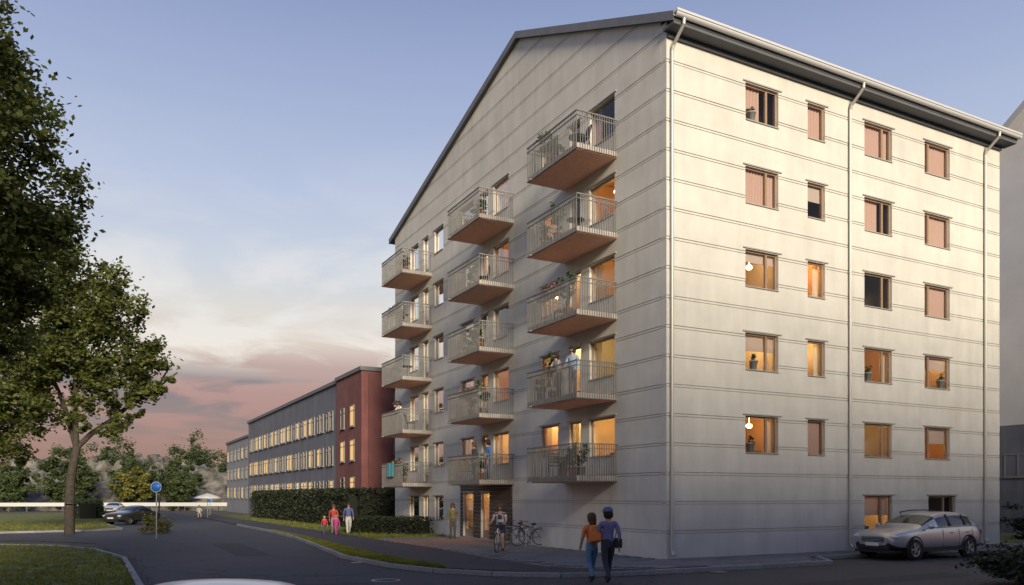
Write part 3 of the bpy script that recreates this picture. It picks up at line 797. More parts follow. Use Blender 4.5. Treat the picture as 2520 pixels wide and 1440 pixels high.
def cb(lst):      # blobs given from the viewpoint: metres right, metres ahead, height, radius
    out = []
    for xc, d, z, *r in lst:
        q = P(xc, d); out.append((q.x, q.y, z, *r))
    return out

q = P(-12.6, 13.5)
tree('big dark leafy tree overhanging the left edge of the street', q, 13, .32,
     cb([(-10.2, 13, 11.6, 1.9), (-9.5, 12.6, 10.2, 1.5), (-9.2, 13, 9.0, 1.5), (-8.7, 13, 7.9, 1.45), (-8.45, 13.2, 6.95, 1.35), (-8.5, 12.8, 6.0, 1.3), (-11.4, 13.5, 9.5, 2.4), (-11, 13, 7.2, 2.3),
         (-9.3, 13.2, 7.0, 1.6), (-9.2, 13.4, 5.2, 1.2), (-10.6, 13.4, 5.4, 1.5), (-12.6, 14, 8, 3), (-9.4, 13.2, 8.4, 1.5), (-8.9, 13, 6.2, 1.3), (-10.4, 13, 4.2, 1.1)]), 90000, .115, 'leaf_dark', 5)
q = P(-25.0, 45)
tree('dark street tree with a tall trunk on the grass by the side street', q, 13, .28,
     cb([(-27.0, 45, 15.5, 3.0), (-24.4, 45, 13.6, 2.6), (-22.6, 45, 11.9, 2.2), (-21.6, 45, 10.0, 1.9), (-24.5, 45, 11.0, 2.8), (-28, 45, 12.0, 3.4), (-29.5, 46, 9, 3.4), (-25.6, 44.5, 8.6, 2.6), (-22.3, 45, 8.2, 1.7), (-28.6, 45, 6.2, 2.4), (-23.4, 45, 6.4, 1.6), (-21.3, 45, 7.2, .9), (-20.6, 45, 10.3, 1.3), (-20.3, 45, 9.0, 1.2), (-21.2, 45, 8.4, 1.1), (-19.9, 45, 8.2, .7), (-30, 45, 13.5, 3.2), (-28, 45, 16.5, 2.6), (-31, 45, 7.5, 3)]),
     70000, .27, 'leaf_dark', 8)
BG = [(-66, 118, 9.5, 'leaf_mid'), (-58, 122, 8.0, 'leaf_mid'), (-52, 125, 8.5, 'leaf_mid'), (-76, 112, 9.5, 'leaf_rust'), (-84, 108, 9, 'leaf_rust'), (-70, 140, 13, 'leaf_mid'), (-60, 150, 14, 'leaf_mid'), (-92, 120, 11, 'leaf_mid'), (-47, 135, 9.5, 'leaf_mid')]
BL = ['round green tree behind the rocks, second from the slate row house side', 'low green tree on the rocks left of the pale row house', 'bushy green tree nearest the end of the pale row house', 'rust coloured tree in front of the rocky slope',
      'rust coloured tree at the left end of the rocky slope', 'tall green tree on top of the rocky slope', 'tallest green tree behind the rocky slope', 'green tree far left beyond the grass verge', 'green tree just above the low roof of the pale row house']
BG += [(-71, 113, 7.0, 'leaf_mid'), (-62, 114, 6.2, 'leaf_mid'), (-55, 116, 6.6, 'leaf_yel'), (-49, 117, 6.0, 'leaf_mid')]
BL += ['bushy tree standing before the rocks behind the dark saloon', 'bushy tree before the rocks, above the pale waiting car', 'yellow green bushy tree before the rocks beside the blue road sign', 'bushy tree before the rocks, nearest the far parasol']
for i, (x, d, h, lm) in enumerate(BG):
    q = P(x, d); rr = h * .30
    tree(BL[i], q, h, .2, cb([(x, d, h * .72, rr), (x - rr * .6, d, h * .55, rr * .95), (x + rr * .6, d + .5, h * .55, rr * .95), (x, d, h * .35, rr * 1.1), (x - rr * .3, d, h * .2, rr * .7)]), 8000, .48, lm, 40 + i, group='trees round the rocks', depth=2)
# young tree by the bend
q = P(-39, 88)
tree('slim young tree by the bend of the street, before the rocks', q, 6, .09, cb([(-39, 88, 4.3, 1.3), (-39.3, 88, 3.3, 1.1), (-38.5, 88, 3.4, 1.0)]), 1500, .3, 'leaf_mid', 77, depth=2)

def shrub(label, pts, n, size, lm, seed, name='hedge', cat='hedge', h=1.0, wid=.6, group=None):
    """a clipped or loose hedge along a line of places"""
    g = random.Random(seed); b = MB(); o = None
    L2 = sum((Vector(a2) - Vector(c2)).length for a2, c2 in zip(pts[:-1], pts[1:]))
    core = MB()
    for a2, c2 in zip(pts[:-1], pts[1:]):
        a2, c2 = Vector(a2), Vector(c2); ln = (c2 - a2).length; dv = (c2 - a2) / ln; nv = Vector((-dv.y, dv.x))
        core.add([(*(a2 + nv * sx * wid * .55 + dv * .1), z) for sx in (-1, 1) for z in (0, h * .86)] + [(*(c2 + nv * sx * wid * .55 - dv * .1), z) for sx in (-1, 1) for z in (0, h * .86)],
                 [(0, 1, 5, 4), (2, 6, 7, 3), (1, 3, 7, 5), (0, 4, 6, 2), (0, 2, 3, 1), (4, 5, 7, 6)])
        for _ in range(int(n * ln / L2)):
            t = g.random(); side = g.random()
            if side < .42: off, z = -wid * g.uniform(.7, 1.08), g.uniform(.0, 1.0) * h
            elif side < .62: off, z = wid * g.uniform(.7, 1.08), g.uniform(.0, 1.0) * h
            else: off, z = g.uniform(-1, 1) * wid, h * g.uniform(.85, 1.07)
            p = a2 + dv * (t * ln) + nv * off; leaf(b, Vector((p.x, p.y, z + g.gauss(0, .03))), size * g.uniform(.6, 1.2), g)
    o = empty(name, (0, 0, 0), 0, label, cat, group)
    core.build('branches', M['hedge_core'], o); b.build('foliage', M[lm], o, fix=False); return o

shrub('tall dark hedge hiding the foot of the row houses', [(7, 29.6), (-.9, 30.8), (-1.4, 62)], 30000, .22, 'leaf_hedge', 1, h=2.5, wid=.9)
shrub('low dark clipped hedge beside the ground floor windows', [(-3.7, 23.3), (-2.4, 21.9), (-.5, 19.3)], 5200, .12, 'leaf_hedge', 2, h=.95, wid=.6)
shrub('yellow green bushes behind the side street at the left edge', [(-24, 37.6), (-34, 38.8), (-44, 40)], 7000, .2, 'leaf_yel', 3, h=1.9, wid=1.3, name='bush', cat='bushes')
shrub('loose green bushes along the grass by the far road', [(-16.6, 62), (-17, 84)], 5000, .26, 'leaf_mid', 4, h=1.7, wid=1.2, name='bush', cat='bushes')
shrub('dark leafy bush low in the bottom right corner', [(3.0, -6.3), (7.5, -6.6)], 1, .1, 'leaf_hedge', 5, h=.3, wid=.3) if False else None
q = P(10.9, 17.4)
def bush(label, c, r, hz, n, size, lm, seed, name='bush', cat='bush'):
    g = random.Random(seed); o = empty(name, (c[0], c[1], 0), 0, label, cat); b = MB()
    leaves(b, n, [(0, 0, hz * .5, r, r, hz * .55), (r * .5, .1, hz * .4, r * .6, r * .6, hz * .4), (-r * .55, -.1, hz * .35, r * .55, r * .5, hz * .38)], size, g, .3)
    s2 = MB()
    for i in range(9): s2.tube((g.gauss(0, .1), g.gauss(0, .1), -.02), (g.gauss(0, r * .5), g.gauss(0, r * .5), hz * .8), .012, .006, 4)
    s2.build('stems', M['bark'], o, fix=False); b.build('foliage', M[lm], o, fix=False); return o
bush('dark bush in the bottom right corner of the street', P(12.4, 19.3), 1.5, 1.0, 5200, .13, 'leaf_hedge', 9)
bush('dark green shrub beside the parked car at the right edge', P(25.2, 38.5), 1.9, 1.7, 3200, .17, 'leaf_hedge', 10)
bush('low green shrub on the grass left of the side street', P(-20.5, 46), 1.1, 1.1, 1800, .15, 'leaf_yel', 11)

# rocky slope at the end of the street
g = random.Random(3)
from mathutils import noise
b = MB(); nx, ny = 150, 56; vs = []
for j in range(ny):
    for i in range(nx):
        x = -104 + 74 * i / (nx - 1); d = 118 + 46 * j / (ny - 1)
        u = j / (ny - 1); base = 9.5 * (1 - math.exp(-3.2 * u)) * (.55 + .45 * math.sin(min(1, max(0, (x + 104) / 50)) * PI * .62 + .5))
        base *= min(1, max(0.0, (-31 - x) / 14))
        w1 = noise.noise(Vector((x * .06, d * .06, 5.0))) * 3
        cell = noise.cell(Vector(((x + w1 * 2) * .22, (d - x * .35) * .16, 1.0))) * 1.7 + noise.cell(Vector(((x - w1) * .55, (d + x * .3) * .4, 3.0))) * .9
        nz = noise.fractal(Vector((x * .10, d * .10, 2.0)), 1.0, 2.0, 4) * 1.3 + cell
        st = base + nz * min(1, u * 6)
        q = P(x, d, max(-.4, st - .25)); vs.append(q)
fs = [(j * nx + i, j * nx + i + 1, (j + 1) * nx + i + 1, (j + 1) * nx + i) for j in range(ny - 1) for i in range(nx - 1)]
b.add(vs, fs); tag(b.build('rocky_hill', M['rock'], fix=False), kind='structure')
# wooded ridge far away
b = MB(); g = random.Random(5)
for i in range(150):
    x = -420 + i * 3.4 + g.uniform(-3, 3); d = 300 + g.uniform(-20, 40); r = g.uniform(3, 6)
    c = P(x, d, 1 + r * .4)
    leaves(b, 70, [(c.x, c.y, c.z, r, r, r * g.uniform(.8, 1.25))], 2.0, g, .6)
tag(b.build('far_woods', M['leaf_mid'], fix=False), kind='stuff')

# guard rail before the rocks
o = empty('guard_rail', (0, 0, 0), 0, 'long pale guard rail on posts along the far road before the rocks', 'guard rail')
def obox(b, a, c, w, z0, z1):
    a, c = Vector(a[:2]), Vector(c[:2]); d = (c - a).normalized(); n = Vector((-d.y, d.x)) * w / 2
    b.add([(*(a - n), z0), (*(c - n), z0), (*(c + n), z0), (*(a + n), z0), (*(a - n), z1), (*(c - n), z1), (*(c + n), z1), (*(a + n), z1)],
          [(0, 3, 2, 1), (4, 5, 6, 7), (0, 1, 5, 4), (1, 2, 6, 5), (2, 3, 7, 6), (3, 0, 4, 7)])
A, B2 = P(-72, 108), P(-38, 113)
b = MB(); obox(b, A, B2, .12, .75, 1.25); b.build('beam', mat('guard_beam', (.48, .49, .48), .6), o)
for i in range(15):
    p = A.lerp(B2, (i + .5) / 15); m2 = MB(); m2.box(p.x - .09, p.x + .09, p.y + .1, p.y + .28, 0, 1.1); m2.build('post', M['black'], o)

# signs
def sign(label, p, z, r, cat='road sign'):
    o = empty('road_sign', p, HEAD * -1, label, cat)
    b = MB(); b.tube((0, 0, 0), (0, 0, z + r * .6), .03, None, 10); b.build('post', M['steel'], o)
    b = MB(); b.lathe([(.001, -.045), (r, -.045), (r, -.03), (.001, -.03)], 28, (0, 0, z), 'y'); pl = b.build('sign_plate', M['blue_sign'], o)
    b = MB(); b.lathe([(r * .93, -.0475), (r * .995, -.0475)], 28, (0, 0, z), 'y'); b.build('rim_line', M['white'], pl)
    return o
sign('blue round road sign on a steel post beside the side street', P(-17.9, 40.1), 2.60, .27)
sign('small distant blue round sign by the bend of the street', P(-34.5, 91), 1.65, .26)
o = empty('garden_parasol', P(-29.8, 78), 0, 'pale parasol over the seated person by the far hedge', 'parasol')
b = MB(); b.tube((0, 0, 0), (0, 0, 2.2), .03); b.build('pole', M['steel'], o)
b = MB(); b.lathe([(.02, 2.42), (.9, 2.16), (1.35, 1.93), (1.34, 1.92), (.9, 2.13), (.02, 2.38)], 12); b.build('canopy', M['cloth_w'], o)

# ---------------------------------------------------------------- vehicles
def evaluated(o):
    dg = bpy.context.evaluated_depsgraph_get(); return bpy.data.meshes.new_from_object(o.evaluated_get(dg))

SUV = [(2.37, .48, .76, .78, .58, .60, .46), (2.30, .34, .88, .91, .80, .78, .58), (1.95, .27, .97, 1.01, .92, .89, .70), (1.35, .26, 1.02, 1.08, .93, .91, .74), (.98, .26, 1.04, 1.13, .93, .91, .76),
       (.12, .26, 1.06, 1.52, .93, .90, .66), (-.45, .26, 1.07, 1.58, .93, .90, .65), (-1.25, .26, 1.08, 1.58, .93, .90, .64), (-1.78, .27, 1.10, 1.54, .92, .88, .62), (-2.18, .30, 1.12, 1.30, .90, .84, .62), (-2.32, .36, 1.00, 1.04, .84, .78, .58), (-2.37, .50, .86, .88, .70, .66, .5)]
SEDAN = [(2.25, .45, .66, .68, .56, .58, .45), (2.18, .30, .78, .81, .78, .76, .56), (1.8, .22, .86, .90, .88, .86, .66), (1.2, .2, .92, .97, .89, .87, .72), (.85, .2, .93, 1.01, .89, .87, .72),
         (.05, .2, .95, 1.38, .89, .86, .60), (-.45, .2, .95, 1.43, .89, .86, .59), (-1.0, .2, .96, 1.40, .89, .85, .58), (-1.45, .21, .97, 1.12, .88, .84, .62), (-1.95, .24, .95, .99, .86, .82, .62), (-2.2, .32, .85, .88, .78, .74, .55), (-2.25, .45, .72, .74, .64, .62, .46)]
def car(name, label, cat, loc, rz, paint, st=SUV, rails=True, trim=True, group=None, wr=.36):
    root = empty(name, loc, rz, label, cat, group)
    rings = []
    for (x, zb, zt, zr, wl, wb, wr_) in st:
        half = [(0, zb), (wl * .9, zb), (wl, zb + .14), (wl + .005, zb * .45 + zt * .55), (wb, zt), (wr_ + .02, zr - .055), (wr_ - .09, zr), (0, zr + .03)]
        rings.append([(x, y, z) for y, z in half] + [(x, -y, z) for y, z in reversed(half[1:-1])])
    b = MB(); n = len(rings[0]); b.smooth = True
    vs = [p for r in rings for p in r]
    gi = [i for i, s in enumerate(st) if s[3] - s[2] > .3]; g0, g1 = gi[0], gi[-1]
    fs, ms = [], []
    for i in range(len(rings) - 1):
        for j in range(n):
            k2 = (j + 1) % n; fs.append((i * n + j, i * n + k2, (i + 1) * n + k2, (i + 1) * n + j))
            side = j in (4, n - 5); topf = j in (5, 6, 7, 8) and j in (5, 6, n - 6, n - 7)
            m = 0
            if side and g0 <= i < g1: m = 1
            if topf and i == g0 - 1: m = 2
            if topf and i == g1: m = 3
            if j in (0, 1, n - 1, n - 2): m = 4
            ms.append(m)
    b.add(vs, fs); b.m = ms
    b.poly(rings[0]); b.poly(list(reversed(rings[-1]))); b.m[-2:] = [0, 0]; b.sm[-2:] = [True, True]
    tmp = b.build('tmp', [paint] * 5); md = tmp.modifiers.new('s', 'SUBSURF'); md.levels = 2
    me = evaluated(tmp); bpy.data.objects.remove(tmp)
    co = [v.co.copy() for v in me.vertices]
    for idx, (nm, mm) in enumerate((('body', paint), ('side_window', M['carglass']), ('windscreen', M['carglass']), ('rear_window', M['carglass']), ('lower_body', M['black']))):
        pb = MB(); mp = {}
        for sgn in ((1, -1) if idx == 1 else (0,)):
            pb = MB(); mp = {}
            for p in me.polygons:
                if p.material_index != idx: continue
                if sgn and (p.center.y > 0) != (sgn > 0): continue
                f = []
                for v in p.vertices:
                    if v not in mp: mp[v] = len(pb.v); pb.v.append(tuple(co[v]))
                    f.append(mp[v])
                pb.f.append(tuple(f)); pb.m.append(0); pb.sm.append(True)
            if pb.f: pb.build(nm, mm, root, fix=False)
    f = st[2]; W = f[4]; L0, L1 = st[0][0], st[-1][0]
    for sx in (1, -1):           # pillars, mirrors, handles, lamps
        m2 = MB(); y = sx * .80
        s5 = st[g0 + 1]
        for x in ((s5[0] + .02, s5[0] - .09), (st[g0 + 2][0] - .05, st[g0 + 2][0] - .14)):
            yb, yt = sx * (s5[5] + .004), sx * (s5[6] + .02)
            m2.add([(x[0], yb, s5[2] + .03), (x[1], yb, s5[2] + .03), (x[1], yt, s5[3] - .07), (x[0], yt, s5[3] - .07)], [(0, 1, 2, 3)])
        m2.build('pillar', M['black'], root, fix=False)
        m2 = MB(); m2.ball((st[g0 - 1][0] - .22, sx * (W + .10), st[g0 - 1][2] + .07), .07, .11, .08, 10, 6); m2.build('mirror', paint, root)
        for x in (s5[0] - .02, st[g0 + 2][0] - .12):
            m2 = MB(); m2.box(x - .1, x + .1, min(sx * (W - .005), sx * (W + .02)), max(sx * (W - .005), sx * (W + .02)), s5[2] - .2, s5[2] - .165); m2.build('door_handle', M['chrome'], root)
        m2 = MB(); m2.ball((L0 - .14, sx * (W - .24), st[1][2] - .10), .13, .17, .075, 12, 6); m2.build('headlight', M['light_lens'], root)
        m2 = MB(); wt = st[-2][4]; zt2 = st[-2][2]; m2.box(L1 + .01, L1 + .10, min(sx * (wt - .2), sx * (wt - .03)), max(sx * (wt - .2), sx * (wt - .03)), zt2 - .24, zt2 - .05); m2.build('tail_light', M['tail'], root)
        if trim:
            m2 = MB(); m2.box(st[6][0] - .9, st[4][0] + .2, min(sx * (W - .02), sx * (W + .022)), max(sx * (W - .02), sx * (W + .022)), st[4][1] + .02, st[4][1] + .16); m2.build('sill_trim', M['black'], root)
            m2 = MB(); m2.path([(st[g0 - 1][0] - .1, sx * (s5[5] + .01), st[g0 - 1][2] + .03), (s5[0], sx * (s5[5] + .012), s5[2] + .02), (st[g1][0] - .1, sx * (st[g1][5] + .012), st[g1][2] + .02)], .013, 5); m2.build('chrome_strip', M['chrome'], root)
            m2 = MB()
        for x in (s5[0] + .42, s5[0] - .46, st[g0 + 2][0] - .42):
            pts2 = []
            for zz in (st[4][1] + .17, .55, .75, s5[2] - .06): pts2.append((x, sx * (W + .006 - (.012 if zz > .8 else 0)), zz))
            m2.path(pts2, .006, 4)
        m2.build('door_seam', M['black'], root)
    if rails:
            m2 = MB(); rr = [(st[i][0], sx * (st[i][6] - .06), st[i][3] + .05) for i in range(g0, g1 + 1)]; m2.path(rr, .02, 6)
            for q2 in (rr[0], rr[-1]): m2.tube(q2, (q2[0], q2[1], q2[2] - .08), .02, None, 6)
            m2.build('roof_rail', M['black'], root)
    m2 = MB(); m2.box(L0 - .05, L0 + .012, -.42, .42, .60, .76); gr = m2.build('grille', M['black'], root)
    m2 = MB()
    for z in (.63, .68, .73): m2.box(L0 + .013, L0 + .02, -.40, .40, z - .008, z + .008)
    m2.box(L0 + .012, L0 + .022, -.44, .44, .765, .785); m2.build('grille_bar', M['chrome'], gr)
    m2 = MB(); m2.box(L0 - .06, L0 + .02, -.62, .62, .36, .50); m2.box(L0 - .10, L0 + .01, -.70, .70, .25, .34); m2.build('bumper', M['black'], root)
    m2 = MB(); m2.box(L0 + .021, L0 + .03, -.26, .26, .47, .58); m2.build('number_plate', M['plate'], root)
    xw = (st[2][0] - .50 * (1 if st is SUV else 1), st[-3][0] + .72)
    for x in xw:
        for sx in (1, -1):
            m2 = MB(); m2.lathe([(.001, 0), (wr + .07, 0), (wr + .07, .012), (wr + .02, .014)], 24, (x, 0, wr + .02), 'y'); 
            aw = m2.build('wheel_arch', M['black'], root); aw.location = (0, sx * (W + .004) if sx > 0 else -(W + .016), 0)
            m2 = MB(); m2.lathe([(wr * .62, -.11), (wr * .95, -.11), (wr, -.07), (wr, .07), (wr * .95, .11), (wr * .62, .11)], 24, (0, 0, 0), 'y')
            w = m2.build('wheel', M['tyre'], root, loc=(x, sx * (W - .085), wr))
            m2 = MB(); ys = .085 * sx
            m2.lathe([(wr * .64, ys * 1.3), (wr * .60, ys * 1.3), (wr * .58, ys * .5)], 24, (0, 0, 0), 'y')
            for k2 in range(5):
                a = 2 * PI * k2 / 5; ca, sa = math.cos(a), math.sin(a); r0, r1, hw = wr * .08, wr * .6, .035
                m2.add([(r0 * ca - hw * sa, ys * 1.25, r0 * sa + hw * ca), (r1 * ca - hw * sa, ys * 1.2, r1 * sa + hw * ca), (r1 * ca + hw * sa, ys * 1.2, r1 * sa - hw * ca), (r0 * ca + hw * sa, ys * 1.25, r0 * sa - hw * ca)], [(0, 1, 2, 3)])
            m2.lathe([(.001, ys * 1.32), (wr * .16, ys * 1.3)], 12, (0, 0, 0), 'y')
            m2.build('rim', M['rim'], w, fix=False)
    return root
PT = lambda n, c, me=.3: mat(n, c, .3, metal=me, coat=.6)
UX = -PI        # heading along the long front towards the corner
car('parked_car', 'silver estate car with black roof rails parked by the long front', 'car', (9.15, -2.45, -.0), PI, PT('silver_paint', (.50, .51, .53), .75))
car('parked_car', 'dark saloon parked facing the camera on the far left street', 'car', tuple(P(-29.0, 60.8)), -HEAD - PI / 2 - .25, PT('dark_paint', (.05, .055, .05)), SEDAN, False, False, 'cars down the left street', .32)
car('parked_car', 'pale car waiting behind the dark saloon', 'car', tuple(P(-46.5, 93)), -HEAD - PI / 2 + .25, PT('pale_paint', (.55, .57, .60), .1), SEDAN, False, False, 'cars down the left street', .32)
car('parked_car', 'white car whose roof shows at the bottom edge of the picture', 'car', tuple(P(-2.45, 7.1)), -HEAD + PI / 2, PT('white_paint_car', (.78, .78, .78), .0), SEDAN, False, False, None, .32)
car('parked_car', 'grey car half hidden behind the silver estate car', 'car', tuple(P(31.3, 50.5)), -HEAD + PI + .2, PT('grey_paint', (.16, .17, .18)), SEDAN, False, False, None, .32)
# ---------------------------------------------------------------- people
PM = {}
def cm_(name, col, rough=.85, var=.08):
    if name not in PM: PM[name] = mat(name, col, rough, var * 1.8, 9, .35 if name.startswith('cloth') else 0, 16)
    return PM[name]
SKIN = cm_('skin', (.46, .28, .20), .6); SKIN2 = cm_('skin_tan', (.36, .21, .14), .6)
HAIRS = {'dark': cm_('hair_dark', (.025, .018, .014)), 'brown': cm_('hair_brown', (.09, .05, .03)), 'blond': cm_('hair_blond', (.36, .25, .12)), 'grey': cm_('hair_grey', (.4, .38, .36))}
SHOE = cm_('shoe_dark', (.03, .03, .035)); SHOEW = cm_('shoe_white', (.6, .6, .6))

def pose_joints(pose, h):
    """joints of a figure facing +y, height 1"""
    J = dict(pel=(0, 0, .53), spi=(0, .005, .63), che=(0, 0, .74), nec=(0, 0, .845), hb=(0, .008, .885), hd=(0, .016, .935), ht=(0, .012, .968))
    for s, k in ((1, 'l'), (-1, 'r')):
        J['hip' + k] = (s * .052, 0, .50); J['kne' + k] = (s * .055, .012, .285); J['ank' + k] = (s * .055, -.012, .05); J['toe' + k] = (s * .062, .085, .022)
        J['sho' + k] = (s * .105, -.005, .81); J['elb' + k] = (s * .135, -.02, .645); J['wri' + k] = (s * .130, .035, .505)
    def sh(keys, dx=0, dy=0, dz=0):
        for k in keys: J[k] = (J[k][0] + dx, J[k][1] + dy, J[k][2] + dz)
    if pose == 'walk':
        J['knel'] = (.055, .085, .29); J['ankl'] = (.055, .135, .055); J['toel'] = (.062, .225, .035)
        J['kner'] = (-.055, -.02, .285); J['ankr'] = (-.055, -.165, .085); J['toer'] = (-.06, -.085, .022)
        J['elbl'] = (.135, -.07, .66); J['wril'] = (.13, -.075, .51); J['elbr'] = (-.135, .035, .65); J['wrir'] = (-.125, .11, .53)
    if pose == 'lean':       # forearms on a railing
        sh(('che', 'spi'), 0, .03, 0); sh(('nec', 'hb', 'hd', 'ht', 'shol', 'shor'), 0, .07, -.015)
        for s, k in ((1, 'l'), (-1, 'r')): J['elb' + k] = (s * .15, .13, .655); J['wri' + k] = (s * .07, .20, .66)
    if pose == 'sit':
        up = ('pel', 'spi', 'che', 'nec', 'hb', 'hd', 'ht', 'shol', 'shor', 'hipl', 'hipr')
        sh(up, 0, 0, -.255)
        for s, k in ((1, 'l'), (-1, 'r')):
            J['kne' + k] = (s * .07, .24, .275); J['ank' + k] = (s * .065, .22, .045); J['toe' + k] = (s * .07, .31, .02)
            J['elb' + k] = (s * .135, .05, .40); J['wri' + k] = (s * .09, .19, .36)
    if pose == 'ride':       # astride, hands forward on the bar
        for s, k in ((1, 'l'), (-1, 'r')):
            J['kne' + k] = (s * .06, .17, .36 if s > 0 else .31); J['ank' + k] = (s * .06, .10, .165 if s > 0 else .06); J['toe' + k] = (s * .065, .19, .14 if s > 0 else .035)
            J['elb' + k] = (s * .14, .14, .67); J['wri' + k] = (s * .15, .27, .62)
        sh(('che', 'spi'), 0, .04, 0); sh(('nec', 'hb', 'hd', 'ht', 'shol', 'shor'), 0, .10, -.02)
    if pose == 'crouch':
        up = ('pel', 'spi', 'che', 'nec', 'hb', 'hd', 'ht', 'shol', 'shor', 'hipl', 'hipr'); sh(up, 0, 0, -.34)
        sh(('spi',), 0, .05, -.005); sh(('che', 'shol', 'shor'), 0, .12, -.03); sh(('nec', 'hb'), 0, .17, -.05); sh(('hd', 'ht'), 0, .20, -.055)
        for s, k in ((1, 'l'), (-1, 'r')):
            J['kne' + k] = (s * .09, .20, .27); J['ank' + k] = (s * .07, .03, .055); J['toe' + k] = (s * .075, .12, .02)
            J['elb' + k] = (s * .15, .22, .33); J['wri' + k] = (s * .09, .33, .30)
    if pose == 'hold':       # one arm out to the companion, other bent
        J['elbl'] = (.15, .02, .66); J['wril'] = (.10, .13, .60)
    return {k: Vector(v) * h for k, v in J.items()}

def person(label, loc, rz, h=1.75, pose='stand', shirt=(.3, .3, .35), pants=(.05, .06, .09), hair='brown', skin=None, long_hair=False, female=False, shoes=None, sleeves='short', legs='long', group=None, cap=None, kid=False, face=True):
    skin = skin or SKIN
    o = empty('person', loc, rz, label, 'person', group)
    J = pose_joints(pose, h); k = h * (1.1 if kid else 1.0)
    rad = dict(pel=(.088, .07), spi=(.078 if female else .082, .058), che=(.095 if not female else .086, .068), nec=(.036, .036), hb=(.040, .042), hd=(.054, .064), ht=(.042, .048),
               hip=(.062, .062), kne=(.041, .041), ank=(.027, .029), toe=(.026, .018), sho=(.042, .042), elb=(.029, .029), wri=(.020, .017))
    verts, radii, part = [], [], []
    ix = {}
    def av(key, p, r, t):
        ix[key] = len(verts); verts.append(tuple(p)); radii.append((r[0] * k, r[1] * k)); part.append(t)
    for key in ('pel', 'spi', 'che', 'nec', 'hb', 'hd', 'ht'):
        av(key, J[key], rad[key], {'pel': 'p', 'spi': 's', 'che': 's', 'nec': 'k', 'hb': 'k', 'hd': 'k', 'ht': 'k'}[key])
    E = [('pel', 'spi'), ('spi', 'che'), ('che', 'nec'), ('nec', 'hb'), ('hb', 'hd'), ('hd', 'ht')]
    for s in 'lr':
        for key in ('hip', 'kne', 'ank', 'toe', 'sho', 'elb', 'wri'):
            t = {'hip': 'p', 'kne': 'p' if legs != 'bare' else 'k', 'ank': 'p' if legs == 'long' else 'k', 'toe': 'f', 'sho': 's', 'elb': 's' if sleeves != 'none' else 'k', 'wri': 'k'}[key]
            av(key + s, J[key + s], rad[key], t)
        mid = (J['elb' + s] + J['wri' + s]) / 2; 
        E += [('pel', 'hip' + s), ('hip' + s, 'kne' + s), ('kne' + s, 'ank' + s), ('ank' + s, 'toe' + s), ('che', 'sho' + s), ('sho' + s, 'elb' + s), ('elb' + s, 'wri' + s)]
        d = (J['wri' + s] - J['elb' + s]).normalized(); side = d.cross(Vector((0, 1, 0.3))).normalized(); fw = side.cross(d).normalized()
        sg = 1 if s == 'l' else -1
        pm = J['wri' + s] + d * .045 * h
        av('pal' + s, pm, (.021, .013), 'k'); E.append(('wri' + s, 'pal' + s))
        for fi, (off, ln) in enumerate(((-.017, .040), (-.006, .047), (.006, .044), (.017, .034))):
            b0 = pm + fw * off * h + d * .018 * h; b1 = b0 + (d * .6 + side * .1 * sg) * ln * .6 * h; b2 = b1 + (d * .75 - side * .45 * sg) * ln * .55 * h
            av(f'f{fi}a{s}', b0, (.0062, .0062), 'k'); av(f'f{fi}b{s}', b1, (.0055, .0055), 'k'); av(f'f{fi}c{s}', b2, (.0045, .0045), 'k')
            E += [('pal' + s, f'f{fi}a{s}'), (f'f{fi}a{s}', f'f{fi}b{s}'), (f'f{fi}b{s}', f'f{fi}c{s}')]
        t0 = J['wri' + s] + d * .02 * h + fw * .022 * h; t1 = t0 + (fw * .6 + d * .7) * .03 * h
        av('ta' + s, t0, (.0075, .0075), 'k'); av('tb' + s, t1, (.0055, .0055), 'k'); E += [('wri' + s, 'ta' + s), ('ta' + s, 'tb' + s)]
    me = bpy.data.meshes.new('t'); me.from_pydata(verts, [(ix[a], ix[b]) for a, b in E], [])
    tmp = bpy.data.objects.new('t', me); COL.objects.link(tmp)
    tmp.modifiers.new('k', 'SKIN'); sd = me.skin_vertices[0].data if me.skin_vertices else None
    if sd is None:
        bm = bmesh.new(); bm.from_mesh(me); bm.verts.layers.skin.verify(); bm.to_mesh(me); bm.free(); sd = me.skin_vertices[0].data
    for i, r in enumerate(radii): sd[i].radius = r; sd[i].use_root = (i == 0)
    su = tmp.modifiers.new('u', 'SUBSURF'); su.levels = 1
    bd = evaluated(tmp); bpy.data.objects.remove(tmp)
    bd.materials.clear()
    mats = [cm_(f'cloth_{shirt}', shirt), cm_(f'cloth_{pants}', pants), skin, shoes or SHOE]
    for m in mats: bd.materials.append(m)
    names = list(ix.keys()); pos = [Vector(v) for v in verts]
    segs = [(pos[ix[a]], pos[ix[b]], a, b) for a, b in E]
    code = {'s': 0, 'p': 1, 'k': 2, 'f': 3}
    for p in bd.polygons:
        c = p.center; best = None
        for A, B, a, b2 in segs:
            ab = B - A; t = max(0, min(1, (c - A).dot(ab) / max(ab.length_squared, 1e-9))); dd = (c - A - ab * t).length
            if best is None or dd < best[0]: best = (dd, t, a, b2)
        _, t, a, b2 = best
        pa, pb = part[ix[a]], part[ix[b2]]
        if a[:3] == 'pel' and b2 == 'spi': m = 1 if t < .45 else 0
        elif a == 'pel': m = 1
        elif a == 'che' and b2 == 'nec': m = 0 if t < .72 else 2
        elif a[:3] == 'che': m = 0
        elif a[:3] == 'sho': m = 0 if (sleeves == 'long' or t < .6) and sleeves != 'none' else 2
        elif a[:3] == 'elb': m = 0 if sleeves == 'long' and t < .9 else 2
        elif a[:3] == 'hip': m = 1 if legs == 'long' or t < .72 else 2
        elif a[:3] == 'kne': m = (1 if t < .93 else 3) if legs == 'long' else (2 if t < .9 else 3)
        elif a[:3] == 'ank': m = 3
        else: m = code[pb]
        p.material_index = m; p.use_smooth = True
